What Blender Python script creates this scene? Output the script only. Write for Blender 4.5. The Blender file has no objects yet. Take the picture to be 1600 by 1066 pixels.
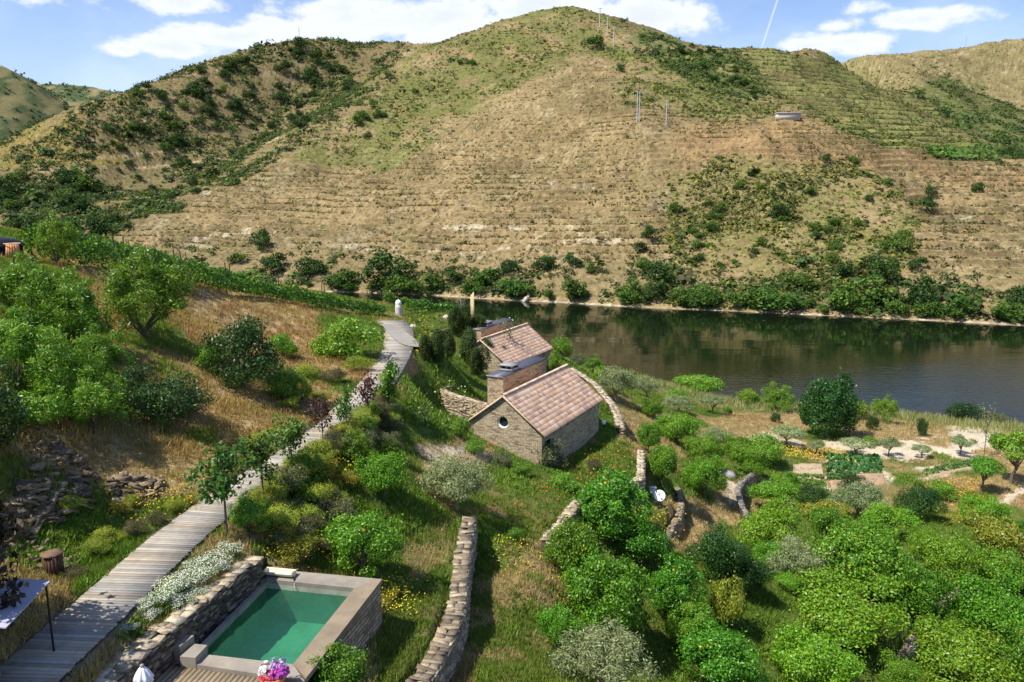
import bpy, math, random
import numpy as np
from mathutils import Vector, Matrix

# ------------------------------------------------------------------ camera, sky, sun, exposure
R = math.radians
scene = bpy.context.scene
C = scene.collection
HC = 35.0                      # camera height over the river (river is z = 0)
FPX = 1226.0                   # focal length in pixels of the 1600 px wide photograph
PITCH = math.atan((533 - 300) / FPX)
cam_d = bpy.data.cameras.new('camera'); cam = bpy.data.objects.new('camera', cam_d); C.objects.link(cam)
cam_d.sensor_width = 23.5; cam_d.lens = FPX * 23.5 / 1600.0
cam_d.clip_start = 0.3; cam_d.clip_end = 6000
cam.location = (0, 0, HC); cam.rotation_euler = (R(90) - PITCH, 0, 0)
scene.camera = cam

SUN_EL = R(57); SUN_DIR = np.array([-0.89, -0.45])        # horizontal direction towards the sun
SUN_DIR = SUN_DIR / np.hypot(*SUN_DIR)
sd = bpy.data.lights.new('sun', 'SUN'); sd.energy = 5.0; sd.angle = R(0.55); sd.color = (1.0, 0.94, 0.84)
sun = bpy.data.objects.new('sun', sd); C.objects.link(sun)
sv = Vector((SUN_DIR[0] * math.cos(SUN_EL), SUN_DIR[1] * math.cos(SUN_EL), math.sin(SUN_EL)))
sun.rotation_euler = sv.to_track_quat('Z', 'Y').to_euler(); sun.location = (-60, -20, 120)

scene.view_settings.view_transform = 'Standard'; scene.view_settings.look = 'None'
scene.view_settings.exposure = 0.5; scene.view_settings.gamma = 1.0
scene.view_settings.use_curve_mapping = False
scene.cycles.max_bounces = 6; scene.cycles.diffuse_bounces = 2; scene.cycles.glossy_bounces = 3
scene.cycles.transparent_max_bounces = 6; scene.cycles.transmission_bounces = 3
scene.cycles.caustics_reflective = False; scene.cycles.caustics_refractive = False

cp, sp_ = math.cos(PITCH), math.sin(PITCH)
def ray(px, py):
    a = (px - 800) / FPX; b = (533 - py) / FPX
    return np.array([a, cp + b * sp_, -sp_ + b * cp])
def PZ(px, py, zr):            # the point where the sight line meets the level zr (relative to the camera)
    v = ray(px, py); t = zr / v[2]
    return np.array([v[0] * t, v[1] * t, zr + HC])
def PD(px, py, d):             # the point of a sight line at the ground distance d
    v = ray(px, py); t = d / v[1]
    return np.array([v[0] * t, d, v[2] * t + HC])
def proj(x, y, z):
    z = z - HC
    dep = y * cp - z * sp_; up = y * sp_ + z * cp
    return 800 + FPX * x / dep, 533 - FPX * up / dep

world = bpy.data.worlds.new('World'); scene.world = world; world.use_nodes = True
class NT:
    def __init__(s, tree): s.t = tree
    def n(s, typ, **kw):
        nd = s.t.nodes.new(typ)
        for k, v in kw.items():
            if k[0] == '_': setattr(nd, k[1:], v)
        return nd
    def l(s, a, b): s.t.links.new(a, b)
    def put(s, sock, v):
        if hasattr(v, 'links') or isinstance(v, bpy.types.NodeSocket): s.l(v, sock)
        else: sock.default_value = v
    def m(s, op, a, b=0.0, c=0.0, clamp=False):
        nd = s.t.nodes.new('ShaderNodeMath'); nd.operation = op; nd.use_clamp = clamp
        for i, v in enumerate((a, b, c)): s.put(nd.inputs[i], v)
        return nd.outputs[0]
    def mix(s, f, a, b, mode='MIX'):
        nd = s.t.nodes.new('ShaderNodeMix'); nd.data_type = 'RGBA'; nd.blend_type = mode; nd.clamp_factor = True
        s.put(nd.inputs[0], f)
        for i, v in ((6, a), (7, b)):
            s.put(nd.inputs[i], v if not isinstance(v, tuple) or len(v) == 4 else (*v, 1))
        return nd.outputs[2]
    def noise(s, vec, scale, detail=4.0, rough=0.55, w=None):
        nd = s.t.nodes.new('ShaderNodeTexNoise')
        nd.inputs['Scale'].default_value = scale; nd.inputs['Detail'].default_value = detail; nd.inputs['Roughness'].default_value = rough
        if vec is not None: s.l(vec, nd.inputs['Vector'])
        return nd.outputs['Fac']
    def ramp(s, f, stops):
        nd = s.t.nodes.new('ShaderNodeValToRGB'); el = nd.color_ramp.elements
        while len(el) < len(stops): el.new(0.5)
        for e, (p, c) in zip(el, stops): e.position = p; e.color = c if len(c) == 4 else (*c, 1)
        s.l(f, nd.inputs[0]); return nd.outputs[0]
    def sstep(s, v, lo, hi):
        nd = s.t.nodes.new('ShaderNodeMapRange'); nd.interpolation_type = 'SMOOTHSTEP'
        s.put(nd.inputs[0], v); nd.inputs[1].default_value = lo; nd.inputs[2].default_value = hi
        return nd.outputs[0]

def build_sky():
    world.node_tree.nodes.clear(); k = NT(world.node_tree)
    out = k.n('ShaderNodeOutputWorld'); bg = k.n('ShaderNodeBackground'); bg.inputs[1].default_value = 0.112
    sky = k.n('ShaderNodeTexSky', _sky_type='NISHITA'); sky.sun_disc = False
    sky.sun_elevation = SUN_EL; sky.sun_rotation = math.atan2(SUN_DIR[0], SUN_DIR[1])
    sky.air_density = 1.0; sky.dust_density = 0.6; sky.ozone_density = 3.0
    tc = k.n('ShaderNodeTexCoord'); sx = k.n('ShaderNodeSeparateXYZ'); k.l(tc.outputs['Generated'], sx.inputs[0])
    az = k.m('ARCTAN2', sx.outputs[0], sx.outputs[1]); el = k.m('ARCSINE', sx.outputs[2])
    cmb = k.n('ShaderNodeCombineXYZ'); k.l(az, cmb.inputs[0]); k.l(k.m('MULTIPLY', el, 1.7), cmb.inputs[1])
    n1 = k.noise(cmb.outputs[0], 22.0, 8.0, 0.6); n2 = k.noise(cmb.outputs[0], 7.0, 4.0, 0.5)
    def ae(px, py):
        v = ray(px, py); return math.atan2(v[0], v[1]), math.asin(v[2] / np.linalg.norm(v))
    clouds = [(195, 78, 45, 13, 1), (255, 72, 95, 19, 1), (360, 58, 110, 24, 1), (455, 45, 90, 24, .8), (280, 4, 75, 24, 1), (545, 28, 130, 45, 1), (690, 30, 150, 55, 1),
              (840, 5, 170, 50, 1), (1000, 25, 120, 50, 1), (1075, 30, 50, 34, .8), (620, -60, 300, 60, 1), (1260, 72, 48, 14, .9), (1325, 66, 95, 24, 1), (1320, 40, 45, 16, .8),
              (1440, 30, 105, 20, 1), (1335, 15, 40, 12, .6), (1480, 22, 60, 16, .9), (60, -10, 120, 16, .35), (-300, 40, 160, 40, .9), (-520, 10, 140, 50, 1), (1900, 20, 170, 40, 1), (2150, 60, 150, 26, 1), (1250, -160, 260, 50, .8), (200, -190, 240, 40, .9)]
    tot = None
    for px, py, rx, ry, s in clouds:
        a0, e0 = ae(px, py); a1, _ = ae(px + rx, py); _, e1 = ae(px, py - ry)
        da = k.m('DIVIDE', k.m('SUBTRACT', az, a0), abs(a1 - a0)); de = k.m('DIVIDE', k.m('SUBTRACT', el, e0), abs(e1 - e0))
        r2 = k.m('ADD', k.m('MULTIPLY', da, da), k.m('MULTIPLY', de, de))
        v = k.m('MULTIPLY', k.m('SUBTRACT', 1.0, k.m('SQRT', r2)), s)
        tot = v if tot is None else k.m('MAXIMUM', tot, v)
    tot = k.m('MAXIMUM', tot, -1.2)
    dens = k.m('ADD', tot, k.m('MULTIPLY', k.m('SUBTRACT', n1, 0.5), 2.0))
    mask = k.sstep(dens, -0.05, 0.5)
    veil = k.m('ADD', k.m('MULTIPLY', k.sstep(n2, 0.38, 0.75), k.m('MULTIPLY', k.m('SUBTRACT', 1.0, k.sstep(el, 0.16, 0.42)), 0.42)), k.m('MULTIPLY', k.m('SUBTRACT', 1.0, k.sstep(el, 0.02, 0.30)), 0.38))
    # contrail: a thin straight streak
    (a0, e0), (a1, e1) = ae(1190, 75), ae(1218, -10)
    L = math.hypot(a1 - a0, e1 - e0); ux, uy = (a1 - a0) / L, (e1 - e0) / L
    dx = k.m('SUBTRACT', az, a0); dy = k.m('SUBTRACT', el, e0)
    per = k.m('ABSOLUTE', k.m('SUBTRACT', k.m('MULTIPLY', dx, uy), k.m('MULTIPLY', dy, ux)))
    alo = k.m('ADD', k.m('MULTIPLY', dx, ux), k.m('MULTIPLY', dy, uy))
    tr = k.m('MULTIPLY', k.m('SUBTRACT', 1.0, k.sstep(per, 0.0003, 0.0017)), k.m('MULTIPLY', k.sstep(alo, -0.01, 0.01), k.m('SUBTRACT', 1.0, k.sstep(alo, L * 1.1, L * 1.4))))
    mask = k.m('MAXIMUM', mask, k.m('MULTIPLY', tr, 0.45))
    shade = k.sstep(k.m('ADD', dens, k.m('MULTIPLY', n2, 0.6)), 0.2, 1.9)
    ccol = k.mix(shade, (6.9, 7.1, 7.6), (5.3, 5.7, 6.7))
    base = k.mix(veil, k.mix(1.0, sky.outputs[0], (.92, .95, 1.10, 1), 'MULTIPLY'), (5.2, 6.2, 8.2))
    up = k.sstep(el, -0.03, 0.02); k.l(k.mix(up, (1.1, 1.0, .8), k.mix(k.m('MULTIPLY', mask, 0.93), base, ccol)), bg.inputs[0]); k.l(bg.outputs[0], out.inputs[0])
build_sky()
# ------------------------------------------------------------------ noise, thin-plate surfaces, terrain heights
def _h(ix, iy, s):
    n = (ix.astype(np.int64) * 374761393 + iy.astype(np.int64) * 668265263 + s * 974634211) & 0x7fffffff
    n = ((n ^ (n >> 13)) * 1274126177) & 0x7fffffff
    n = n ^ (n >> 16)
    return (n & 0xffff) / 65535.0
def vnoise(x, y, s=0):
    ix = np.floor(x); iy = np.floor(y); fx = x - ix; fy = y - iy
    fx = fx * fx * (3 - 2 * fx); fy = fy * fy * (3 - 2 * fy); ix = ix.astype(np.int64); iy = iy.astype(np.int64)
    a = _h(ix, iy, s); b = _h(ix + 1, iy, s); c = _h(ix, iy + 1, s); d = _h(ix + 1, iy + 1, s)
    return (a + (b - a) * fx) * (1 - fy) + (c + (d - c) * fx) * fy
def fbm(x, y, sc, o=4, s=0, g=0.5):
    t = 0; a = 1.0; n = 0
    for i in range(o):
        t = t + a * vnoise(x / sc + 17.3 * i, y / sc - 9.1 * i, s + i); n += a; a *= g; sc = sc / 2.03
    return t / n
def sst(v, lo, hi):
    t = np.clip((v - lo) / (hi - lo), 0, 1); return t * t * (3 - 2 * t)
class TPS:
    def __init__(s, P, z, lam=0.0, sc=100.0):
        s.sc = sc; s.P = P / sc; n = len(P)
        K = s.k(s.P[:, None, :] - s.P[None, :, :]) + np.eye(n) * lam
        A = np.zeros((n + 3, n + 3)); A[:n, :n] = K; Q = np.c_[np.ones(n), s.P]; A[:n, n:] = Q; A[n:, :n] = Q.T
        s.w = np.linalg.solve(A, np.r_[z, 0, 0, 0])
    @staticmethod
    def k(d):
        r2 = (d ** 2).sum(-1); return 0.5 * r2 * np.log(r2 + 1e-12)
    def __call__(s, x, y):
        q = np.c_[np.ravel(x), np.ravel(y)] / s.sc; o = np.empty(len(q)); n = len(s.P)
        for i in range(0, len(q), 20000):
            b = q[i:i + 20000]
            o[i:i + 20000] = s.k(b[:, None, :] - s.P[None]) @ s.w[:n] + s.w[n] + b @ s.w[n + 1:]
        return o.reshape(np.shape(x))
def seg_dist(x, y, poly):      # signed distance to a polyline (right-hand side of its direction is positive) and the place along it
    best = np.full(np.shape(x), 1e9); sg = np.zeros(np.shape(x)); tt = np.zeros(np.shape(x)); acc = 0.0
    for (x0, y0), (x1, y1) in zip(poly[:-1], poly[1:]):
        dx, dy = x1 - x0, y1 - y0; L = math.hypot(dx, dy)
        raw = ((x - x0) * dx + (y - y0) * dy) / L; t = np.clip(raw, 0, L)
        d = np.hypot(x - x0 - t * dx / L, y - y0 - t * dy / L); cr = ((x - x0) * dy - (y - y0) * dx) / L
        m = d < best; best = np.where(m, d, best); sg = np.where(m, np.sign(cr), sg); tt = np.where(m, acc + t, tt); acc += L
    return best * sg, tt, acc
def inpoly(px, py, poly):
    r = np.zeros(np.shape(px), bool); n = len(poly)
    for i in range(n):
        x0, y0 = poly[i]; x1, y1 = poly[(i + 1) % n]
        c = ((y0 > py) != (y1 > py)) & (px < (x1 - x0) * (py - y0) / (y1 - y0 + 1e-9) + x0); r ^= c
    return r

# near ground: sight line + level (z), sight line + distance (d), or plain world place (w: x, y, level)
WALK = [(-12.6, 12), (-12.35, 17), (-12.05, 22.5), (-11.85, 26.5), (-11.2, 30.5), (-10.1, 35), (-9.2, 40), (-8.7, 46), (-8.6, 52), (-8.75, 58), (-9.3, 64), (-10.2, 69), (-11.6, 73.5)]
NEAR = [('z', 352, 878, -12.45), ('z', 320, 905, -12.5), ('z', 280, 935, -12.5), ('z', 230, 970, -12.5), ('z', 180, 1005, -12.5), ('z', 120, 1050, -12.5), ('z', 430, 790, -12.7), ('z', 470, 740, -12.4), ('z', 560, 690, -13.2), ('z', 520, 830, -13.9), ('z', 600, 700, -14.0),
        ('z', 640, 600, -12.8), ('z', 738, 495, -13.7), ('z', 700, 497, -13.2), ('z', 756, 502, -14.3), ('z', 638, 536, -12.08), ('z', 662, 546, -12.3), ('z', 690, 549, -12.75), ('z', 655, 556, -12.6), ('z', 665, 640, -14.9), ('z', 700, 645, -16.5), ('z', 686, 632, -15.9), ('z', 720, 650, -16.7), ('z', 740, 657, -16.7), ('z', 730, 600, -15.7), ('z', 722, 672, -16.5), ('z', 650, 720, -15.0), ('z', 610, 990, -15.3), ('z', 660, 860, -15.5), ('z', 670, 980, -15.5), ('z', 610, 1060, -15.4), ('z', 560, 1066, -15.0),
        ('z', 712, 795, -15.7), ('z', 760, 735, -16.7), ('z', 868, 738, -18.4), ('z', 835, 780, -17.4), ('z', 850, 900, -17.2), ('z', 800, 1050, -16.9), ('z', 770, 850, -16.9), ('z', 900, 750, -18.5),
        ('z', 950, 720, -18.9), ('z', 990, 740, -19.2), ('z', 950, 660, -18.6), ('z', 1030, 785, -21.2), ('z', 1000, 900, -20.8), ('z', 900, 960, -19.0), ('z', 950, 1050, -20.0), ('z', 1150, 1000, -22.6), ('z', 1300, 1050, -24.2), ('z', 1500, 1050, -25.0), ('z', 1700, 1000, -26.6),
        ('z', 1590, 900, -27.0), ('z', 1300, 880, -25.6), ('z', 1180, 850, -24.0), ('z', 1100, 790, -23.8), ('z', 1060, 860, -22.4), ('z', 1240, 800, -26.6), ('z', 1400, 800, -28.0), ('z', 1590, 780, -28.4), ('z', 1750, 800, -28.6),
        ('z', 1260, 750, -28.4), ('z', 1350, 740, -28.6), ('z', 1500, 740, -28.9), ('z', 1100, 715, -25.5), ('z', 1040, 690, -23.6), ('z', 1180, 680, -28.0), ('z', 1400, 700, -29.4), ('z', 1550, 685, -29.9), ('z', 1290, 690, -29.6), ('z', 1200, 655, -30.4),
        ('z', 1100, 645, -29.2), ('z', 1000, 615, -27.0), ('z', 975, 640, -22.8), ('z', 930, 590, -22.6), ('z', 905, 575, -22.0), ('z', 900, 560, -26.0), ('z', 1400, 662, -31.4), ('z', 1590, 680, -31.2), ('z', 1250, 640, -31.8), ('z', 1100, 628, -31.6), ('z', 1750, 690, -31.2),
        ('z', 960, 586, -35.0), ('z', 1100, 617, -35.0), ('z', 1240, 633, -35.0), ('z', 1400, 645, -35.0), ('z', 1590, 664, -35.0), ('z', 1750, 680, -35.0), ('z', 880, 548, -34.0),
        ('w', 12, 165, -37.5), ('w', 40, 152, -38.5), ('w', 75, 142, -38.5), ('w', 120, 136, -38), ('w', 8, 110, -25), ('w', 3, 140, -34), ('w', -6, 130, -30),
        ('d', 60, 412, 50), ('d', 0, 400, 46), ('d', -120, 385, 44), ('d', 180, 432, 53), ('d', 260, 440, 58), ('d', 350, 460, 64), ('d', 450, 474, 70), ('d', 550, 490, 76), ('d', 30, 640, 30), ('d', 100, 550, 37), ('d', 240, 490, 47), ('d', 300, 490, 56), ('d', 430, 560, 51), ('d', 500, 510, 65), ('d', 570, 505, 71),
        ('d', 560, 595, 49.5), ('d', 400, 640, 39.5), ('d', 300, 620, 38), ('d', 250, 700, 32.5), ('d', 130, 740, 28.8), ('d', 100, 870, 24.8), ('d', 20, 800, 25.2), ('d', 0, 700, 27), ('d', -150, 700, 24), ('d', -150, 900, 19), ('d', 0, 960, 20.2),
        ('w', -40, 60, -2.5), ('w', -60, 50, 1.0), ('w', -80, 20, 6.0), ('w', -30, 70, -7), ('w', -20, 110, -17), ('w', -60, 120, -12), ('w', -60, 90, -6), ('w', -25, 150, -31), ('w', -60, 180, -35), ('w', -110, 150, -16), ('w', -20, 185, -38), ('w', -14, 86, -12.6), ('w', -9, 84, -13.2),
        ('w', -30, 10, -6), ('w', -16, 8, -11.5), ('w', 0, 8, -15), ('w', 20, 8, -19), ('w', 50, 10, -24), ('w', 90, 40, -27), ('w', -6.5, 77, -15.8), ('w', -1.5, 88.5, -15.8), ('w', 1, 73.5, -18.6), ('w', 6, 84, -19.3), ('w', 2.5, 78.5, -19.2), ('w', 2, 68, -17.6), ('w', 3.3, 50.6, -18.9), ('w', 5.8, 55.3, -19.1), ('w', 8.2, 60, -19.1), ('w', 6.5, 63, -18.8), ('w', 9, 74, -20.0), ('w', 10, 84, -21.5), ('w', 5, 90, -19)]
for (x, y) in WALK: NEAR += [('w', x - 0.9, y, -12.05), ('w', x + 0.9, y, -12.05)]
# retaining walls: top line in sight-line + level form (the low side lies to the right of the line), drop, how far the drop fades out
WALLS_PX = {
    'pathwall': ([(733, 812, -15.6), (729, 835, -15.6), (719, 893, -15.65), (715, 950, -15.65), (701, 992, -15.7), (668, 1053, -15.7), (620, 1120, -15.7), (560, 1230, -15.7)], 1.25),
    'shortwall': ([(906, 784, -17.3), (878, 818, -17.2), (852, 850, -17.1)], 1.1),
    'terracewall': ([(1001, 706, -18.9), (1001, 738, -19.0), (1000, 754, -19.05), (950, 756, -19.0)], 1.5),
    'curvedwall': ([(893, 578, -18.8), (925, 598, -18.8), (950, 625, -18.8), (965, 648, -18.8), (969, 672, -18.8)], 1.3),
    'orchardwall': ([(1058, 765, -22.6), (1066, 800, -22.6), (1040, 842, -21.9), (1036, 872, -21.9)], 1.2),
    'lowerwall': ([(1180, 740, -26.3), (1150, 760, -24.9), (1160, 800, -24.3), (1192, 835, -24.6)], 1.1),
    'rightwall': ([(1590, 868, -26.8), (1480, 930, -25.9), (1440, 985, -25.2), (1385, 1062, -24.6)], 1.0),
}
WALLS = {k: ([PZ(*p) for p in v][::-1], h) for k, (v, h) in WALLS_PX.items()}
def wall_off(x, y):
    o = np.zeros(np.shape(x))
    for k, (pts, h) in WALLS.items():
        d, t, L = seg_dist(x, y, [(p[0], p[1]) for p in pts])
        end = sst(np.minimum(t, L - t), -0.01, min(1.2, L * .25))
        o = o - h * sst(d, -0.02, 0.22) * end * (1 - sst(d, 1.2, 7.0)) * (d < 7.2)
    return o
def _pt(c):
    if c[0] == 'z': return PZ(c[1], c[2], c[3])
    if c[0] == 'd': return PD(c[1], c[2], c[3])
    return np.array([c[1], c[2], c[3] + HC])
_np = np.array([_pt(c) for c in NEAR])
_tn = TPS(_np[:, :2], _np[:, 2] - wall_off(_np[:, 0], _np[:, 1]) * 1.0, lam=2e-4, sc=40.0)
def near_raw(x, y): return _tn(x, y) + wall_off(x, y) - sst(y, 150, 215) * 26 - sst(y, 135, 172) * 8 * (x > -40)

# far hillside
FAR = []
def F_(px, py, d): FAR.append(PD(px, py, d))
for px, py in ((-250, 445), (-50, 448), (150, 450), (400, 452), (560, 455), (660, 459), (760, 465), (880, 471), (1000, 478), (1150, 484), (1300, 491), (1450, 498), (1600, 506), (1750, 512), (1900, 520)):
    q = PZ(px, py, -34.6); FAR.append(q); b = q.copy(); b[1] -= 22; b[2] = -6; FAR.append(b)
for px, py, d in (
    (-250, 300, 400), (0, 380, 345), (60, 330, 370), (100, 280, 420), (0, 235, 450), (30, 250, 440), (180, 250, 455), (300, 250, 480), (250, 300, 430), (300, 285, 440), (400, 200, 540), (300, 180, 515), (500, 130, 600), (560, 110, 615), (600, 100, 630),
    (140, 186, 470), (200, 150, 510), (270, 132, 545), (350, 100, 580), (400, 88, 600), (460, 72, 625), (530, 62, 650), (580, 62, 665), (620, 68, 680), (655, 76, 690),
    (140, 388, 320), (250, 335, 360), (340, 290, 395), (440, 240, 432), (510, 190, 470), (560, 155, 500), (610, 110, 545), (655, 78, 570), (700, 65, 590), (760, 45, 612), (820, 25, 628), (870, 11, 640), (910, 12, 640), (950, 20, 630), (1000, 35, 620), (1060, 57, 610), (1130, 75, 600), (1180, 77, 610), (1220, 77, 618), (1260, 80, 626), (1300, 88, 634),
    (640, 150, 510), (560, 250, 430), (700, 200, 440), (800, 130, 500), (880, 70, 565), (935, 60, 570), (960, 130, 450), (1000, 190, 362), (1040, 193, 360), (1130, 190, 370), (850, 250, 375), (700, 300, 350), (500, 300, 375), (400, 350, 335), (300, 400, 310), (600, 400, 295), (750, 400, 285), (900, 400, 270), (900, 320, 310), (1050, 320, 300), (1050, 410, 262),
    (1180, 140, 500), (1250, 130, 545), (1160, 178, 420), (1300, 190, 470), (1400, 210, 470), (1460, 232, 440), (1530, 240, 430), (1250, 184, 372), (1420, 232, 350), (1545, 256, 352), (1620, 272, 362), (1750, 260, 370), (1200, 240, 325), (1350, 250, 328), (1300, 310, 300), (1500, 330, 292), (1250, 410, 250), (1450, 420, 240), (1620, 400, 240), (1750, 420, 235), (1620, 330, 290),
    (1340, 96, 790), (1390, 86, 800), (1450, 80, 830), (1500, 75, 850), (1550, 68, 870), (1600, 63, 890), (1700, 55, 900), (1900, 45, 900), (1400, 120, 700), (1500, 140, 720), (1560, 190, 620), (1600, 130, 760), (1560, 232, 490), (1640, 200, 640), (1800, 180, 640), (1330, 125, 610), (1400, 160, 545)): F_(px, py, d)
for px, z, d in ((-250, 40, 560), (0, 30, 560), (100, 40, 600), (200, 60, 640), (350, 95, 700), (500, 115, 770), (600, 110, 800), (700, 110, 730), (800, 130, 760), (900, 140, 770), (1000, 125, 760), (1100, 105, 740), (1200, 100, 745), (1280, 85, 750), (1290, 75, 700), (1400, 130, 960), (1600, 160, 1020), (1800, 170, 1040)):
    v = ray(px, 300); FAR.append(np.array([v[0] / v[1] * d, d, z + HC - 35 + 0]))
_fp = np.array(FAR); _tf = TPS(_fp[:, :2], _fp[:, 2], lam=1e-4, sc=300.0)
def far_raw(x, y): return _tf(x, y)
# ------------------------------------------------------------------ helpers: meshes, tags, materials
def mk(name, V, Fs, mat, parent=None, col=None, uv=None, smooth=False, loc=None):
    """one mesh object from numpy vertices and a list of face arrays (each n x 3 or n x 4)"""
    V = np.asarray(V, np.float32).reshape(-1, 3); me = bpy.data.meshes.new(name)
    Fs = [np.asarray(f, np.int32) for f in (Fs if isinstance(Fs, list) else [Fs]) if len(f)]
    li = np.concatenate([f.ravel() for f in Fs]); ls = []; o = 0
    for f in Fs:
        ls.append(o + np.arange(len(f), dtype=np.int32) * f.shape[1]); o += f.size
    ls = np.concatenate(ls)
    me.vertices.add(len(V)); me.vertices.foreach_set('co', V.ravel())
    me.loops.add(len(li)); me.loops.foreach_set('vertex_index', li)
    me.polygons.add(len(ls)); me.polygons.foreach_set('loop_start', ls)
    if smooth: me.polygons.foreach_set('use_smooth', np.ones(len(ls), bool))
    if col is not None:
        col = np.asarray(col, np.float32)
        if col.ndim == 1: col = np.repeat(col[None], len(V), 0)
        a = me.color_attributes.new('Col', 'FLOAT_COLOR', 'POINT'); a.data.foreach_set('color', np.c_[col[:, :3], np.ones(len(V), np.float32)].astype(np.float32).ravel())
    if uv is not None:
        u = me.uv_layers.new(name='UVMap'); u.data.foreach_set('uv', np.asarray(uv, np.float32)[li].ravel())
    me.update(calc_edges=True); me.validate()
    if mat is not None: me.materials.append(mat)
    ob = bpy.data.objects.new(name, me); C.objects.link(ob)
    if parent is not None: ob.parent = parent
    if loc is not None: ob.location = loc
    return ob
class MB:
    """collects shapes for ONE mesh"""
    def __init__(s): s.V = []; s.F4 = []; s.F3 = []; s.C = []; s.U = []; s.n = 0
    def add(s, V, F, col=(1, 1, 1), uv=None):
        V = np.asarray(V, float).reshape(-1, 3); F = np.asarray(F, int)
        (s.F4 if F.shape[1] == 4 else s.F3).append(F + s.n); s.V.append(V); s.n += len(V)
        col = np.asarray(col, float); s.C.append(np.repeat(col[None, :], len(V), 0) if col.ndim == 1 else col)
        s.U.append(np.zeros((len(V), 2)) if uv is None else np.asarray(uv, float))
    def box(s, c, h, yaw=0.0, tilt=0.0, roll=0.0, col=(1, 1, 1), jit=0.0, rng=None):
        b = np.array([[-1, -1, -1], [1, -1, -1], [1, 1, -1], [-1, 1, -1], [-1, -1, 1], [1, -1, 1], [1, 1, 1], [-1, 1, 1]], float) * np.asarray(h, float)
        if jit: b += rng.uniform(-jit, jit, b.shape)
        if tilt or roll:
            ct, st = math.cos(tilt), math.sin(tilt); b = b @ np.array([[1, 0, 0], [0, ct, st], [0, -st, ct]])
            ct, st = math.cos(roll), math.sin(roll); b = b @ np.array([[ct, 0, -st], [0, 1, 0], [st, 0, ct]])
        cy, sy = math.cos(yaw), math.sin(yaw); b = b @ np.array([[cy, sy, 0], [-sy, cy, 0], [0, 0, 1]])
        s.add(b + np.asarray(c, float), [[0, 3, 2, 1], [4, 5, 6, 7], [0, 1, 5, 4], [1, 2, 6, 5], [2, 3, 7, 6], [3, 0, 4, 7]], col)
    def lathe(s, prof, c=(0, 0, 0), n=20, col=(1, 1, 1), wob=0.0, k=0):
        a = np.arange(n) / n * 2 * math.pi; V = []
        for r, z in prof:
            rr = r * (1 + wob * np.cos(a * k)); V.append(np.c_[rr * np.cos(a), rr * np.sin(a), np.full(n, z)])
        V = np.concatenate(V) + np.asarray(c, float); F = []
        for i in range(len(prof) - 1):
            for j in range(n): F.append([i * n + j, i * n + (j + 1) % n, (i + 1) * n + (j + 1) % n, (i + 1) * n + j])
        s.add(V, F, col)
    def tube(s, pts, rad, n=7, col=(1, 1, 1), cap=True):
        pts = np.asarray(pts, float); V = []; m = len(pts)
        for i, p in enumerate(pts):
            d = pts[min(i + 1, m - 1)] - pts[max(i - 1, 0)]; d = d / (np.linalg.norm(d) + 1e-9)
            u = np.cross(d, (0, 0, 1.0) if abs(d[2]) < .9 else (1.0, 0, 0)); u /= np.linalg.norm(u); w = np.cross(d, u)
            a = np.arange(n) / n * 2 * math.pi; V.append(p + rad[i] * (np.outer(np.cos(a), u) + np.outer(np.sin(a), w)))
        F = [[i * n + j, i * n + (j + 1) % n, (i + 1) * n + (j + 1) % n, (i + 1) * n + j] for i in range(m - 1) for j in range(n)]
        V = np.concatenate(V); s.add(V, F, col)
        if cap:
            for i0, cen in ((0, pts[0]), ((m - 1) * n, pts[-1])):
                s.add(np.r_[V[i0:i0 + n], cen[None]], [[j, (j + 1) % n, n] for j in range(n)], col)
    def quadwall(s, a, b, z0, z1, col=(1, 1, 1), u0=0.0, z0b=None, z1b=None):   # upright rectangle from a to b, uv in metres
        z0b = z0 if z0b is None else z0b; z1b = z1 if z1b is None else z1b; L = math.hypot(b[0] - a[0], b[1] - a[1])
        s.add([[a[0], a[1], z0], [b[0], b[1], z0b], [b[0], b[1], z1b], [a[0], a[1], z1]], [[0, 1, 2, 3]], col, [[u0, z0], [u0 + L, z0b], [u0 + L, z1b], [u0, z1]]); return u0 + L
    def build(s, name, mat, parent=None, smooth=False, loc=None):
        return mk(name, np.concatenate(s.V), [np.concatenate(f) for f in (s.F4, s.F3) if f], mat, parent, np.concatenate(s.C), np.concatenate(s.U), smooth, loc)
def tag(o, label=None, cat=None, group=None, kind=None):
    if label: o['label'] = label
    if cat: o['category'] = cat
    if group: o['group'] = group
    if kind: o['kind'] = kind
    return o
def thing(name, label, cat, loc=(0, 0, 0), rz=0.0, group=None):
    o = bpy.data.objects.new(name, None); C.objects.link(o); o.location = loc; o.rotation_euler = (0, 0, rz); o.empty_display_size = 0.3
    return tag(o, label, cat, group)
def dup(root, loc, rz=0.0, sc=(1, 1, 1), label=None, group=None):
    r = root.copy(); C.objects.link(r); r.location = loc; r.rotation_euler = (0, 0, rz); r.scale = sc
    if label: r['label'] = label
    if group: r['group'] = group
    for ch in root.children:
        c = ch.copy(); C.objects.link(c); c.parent = r
        for g in ch.children:
            d = g.copy(); C.objects.link(d); d.parent = c
    return r
_mats = {}
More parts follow.
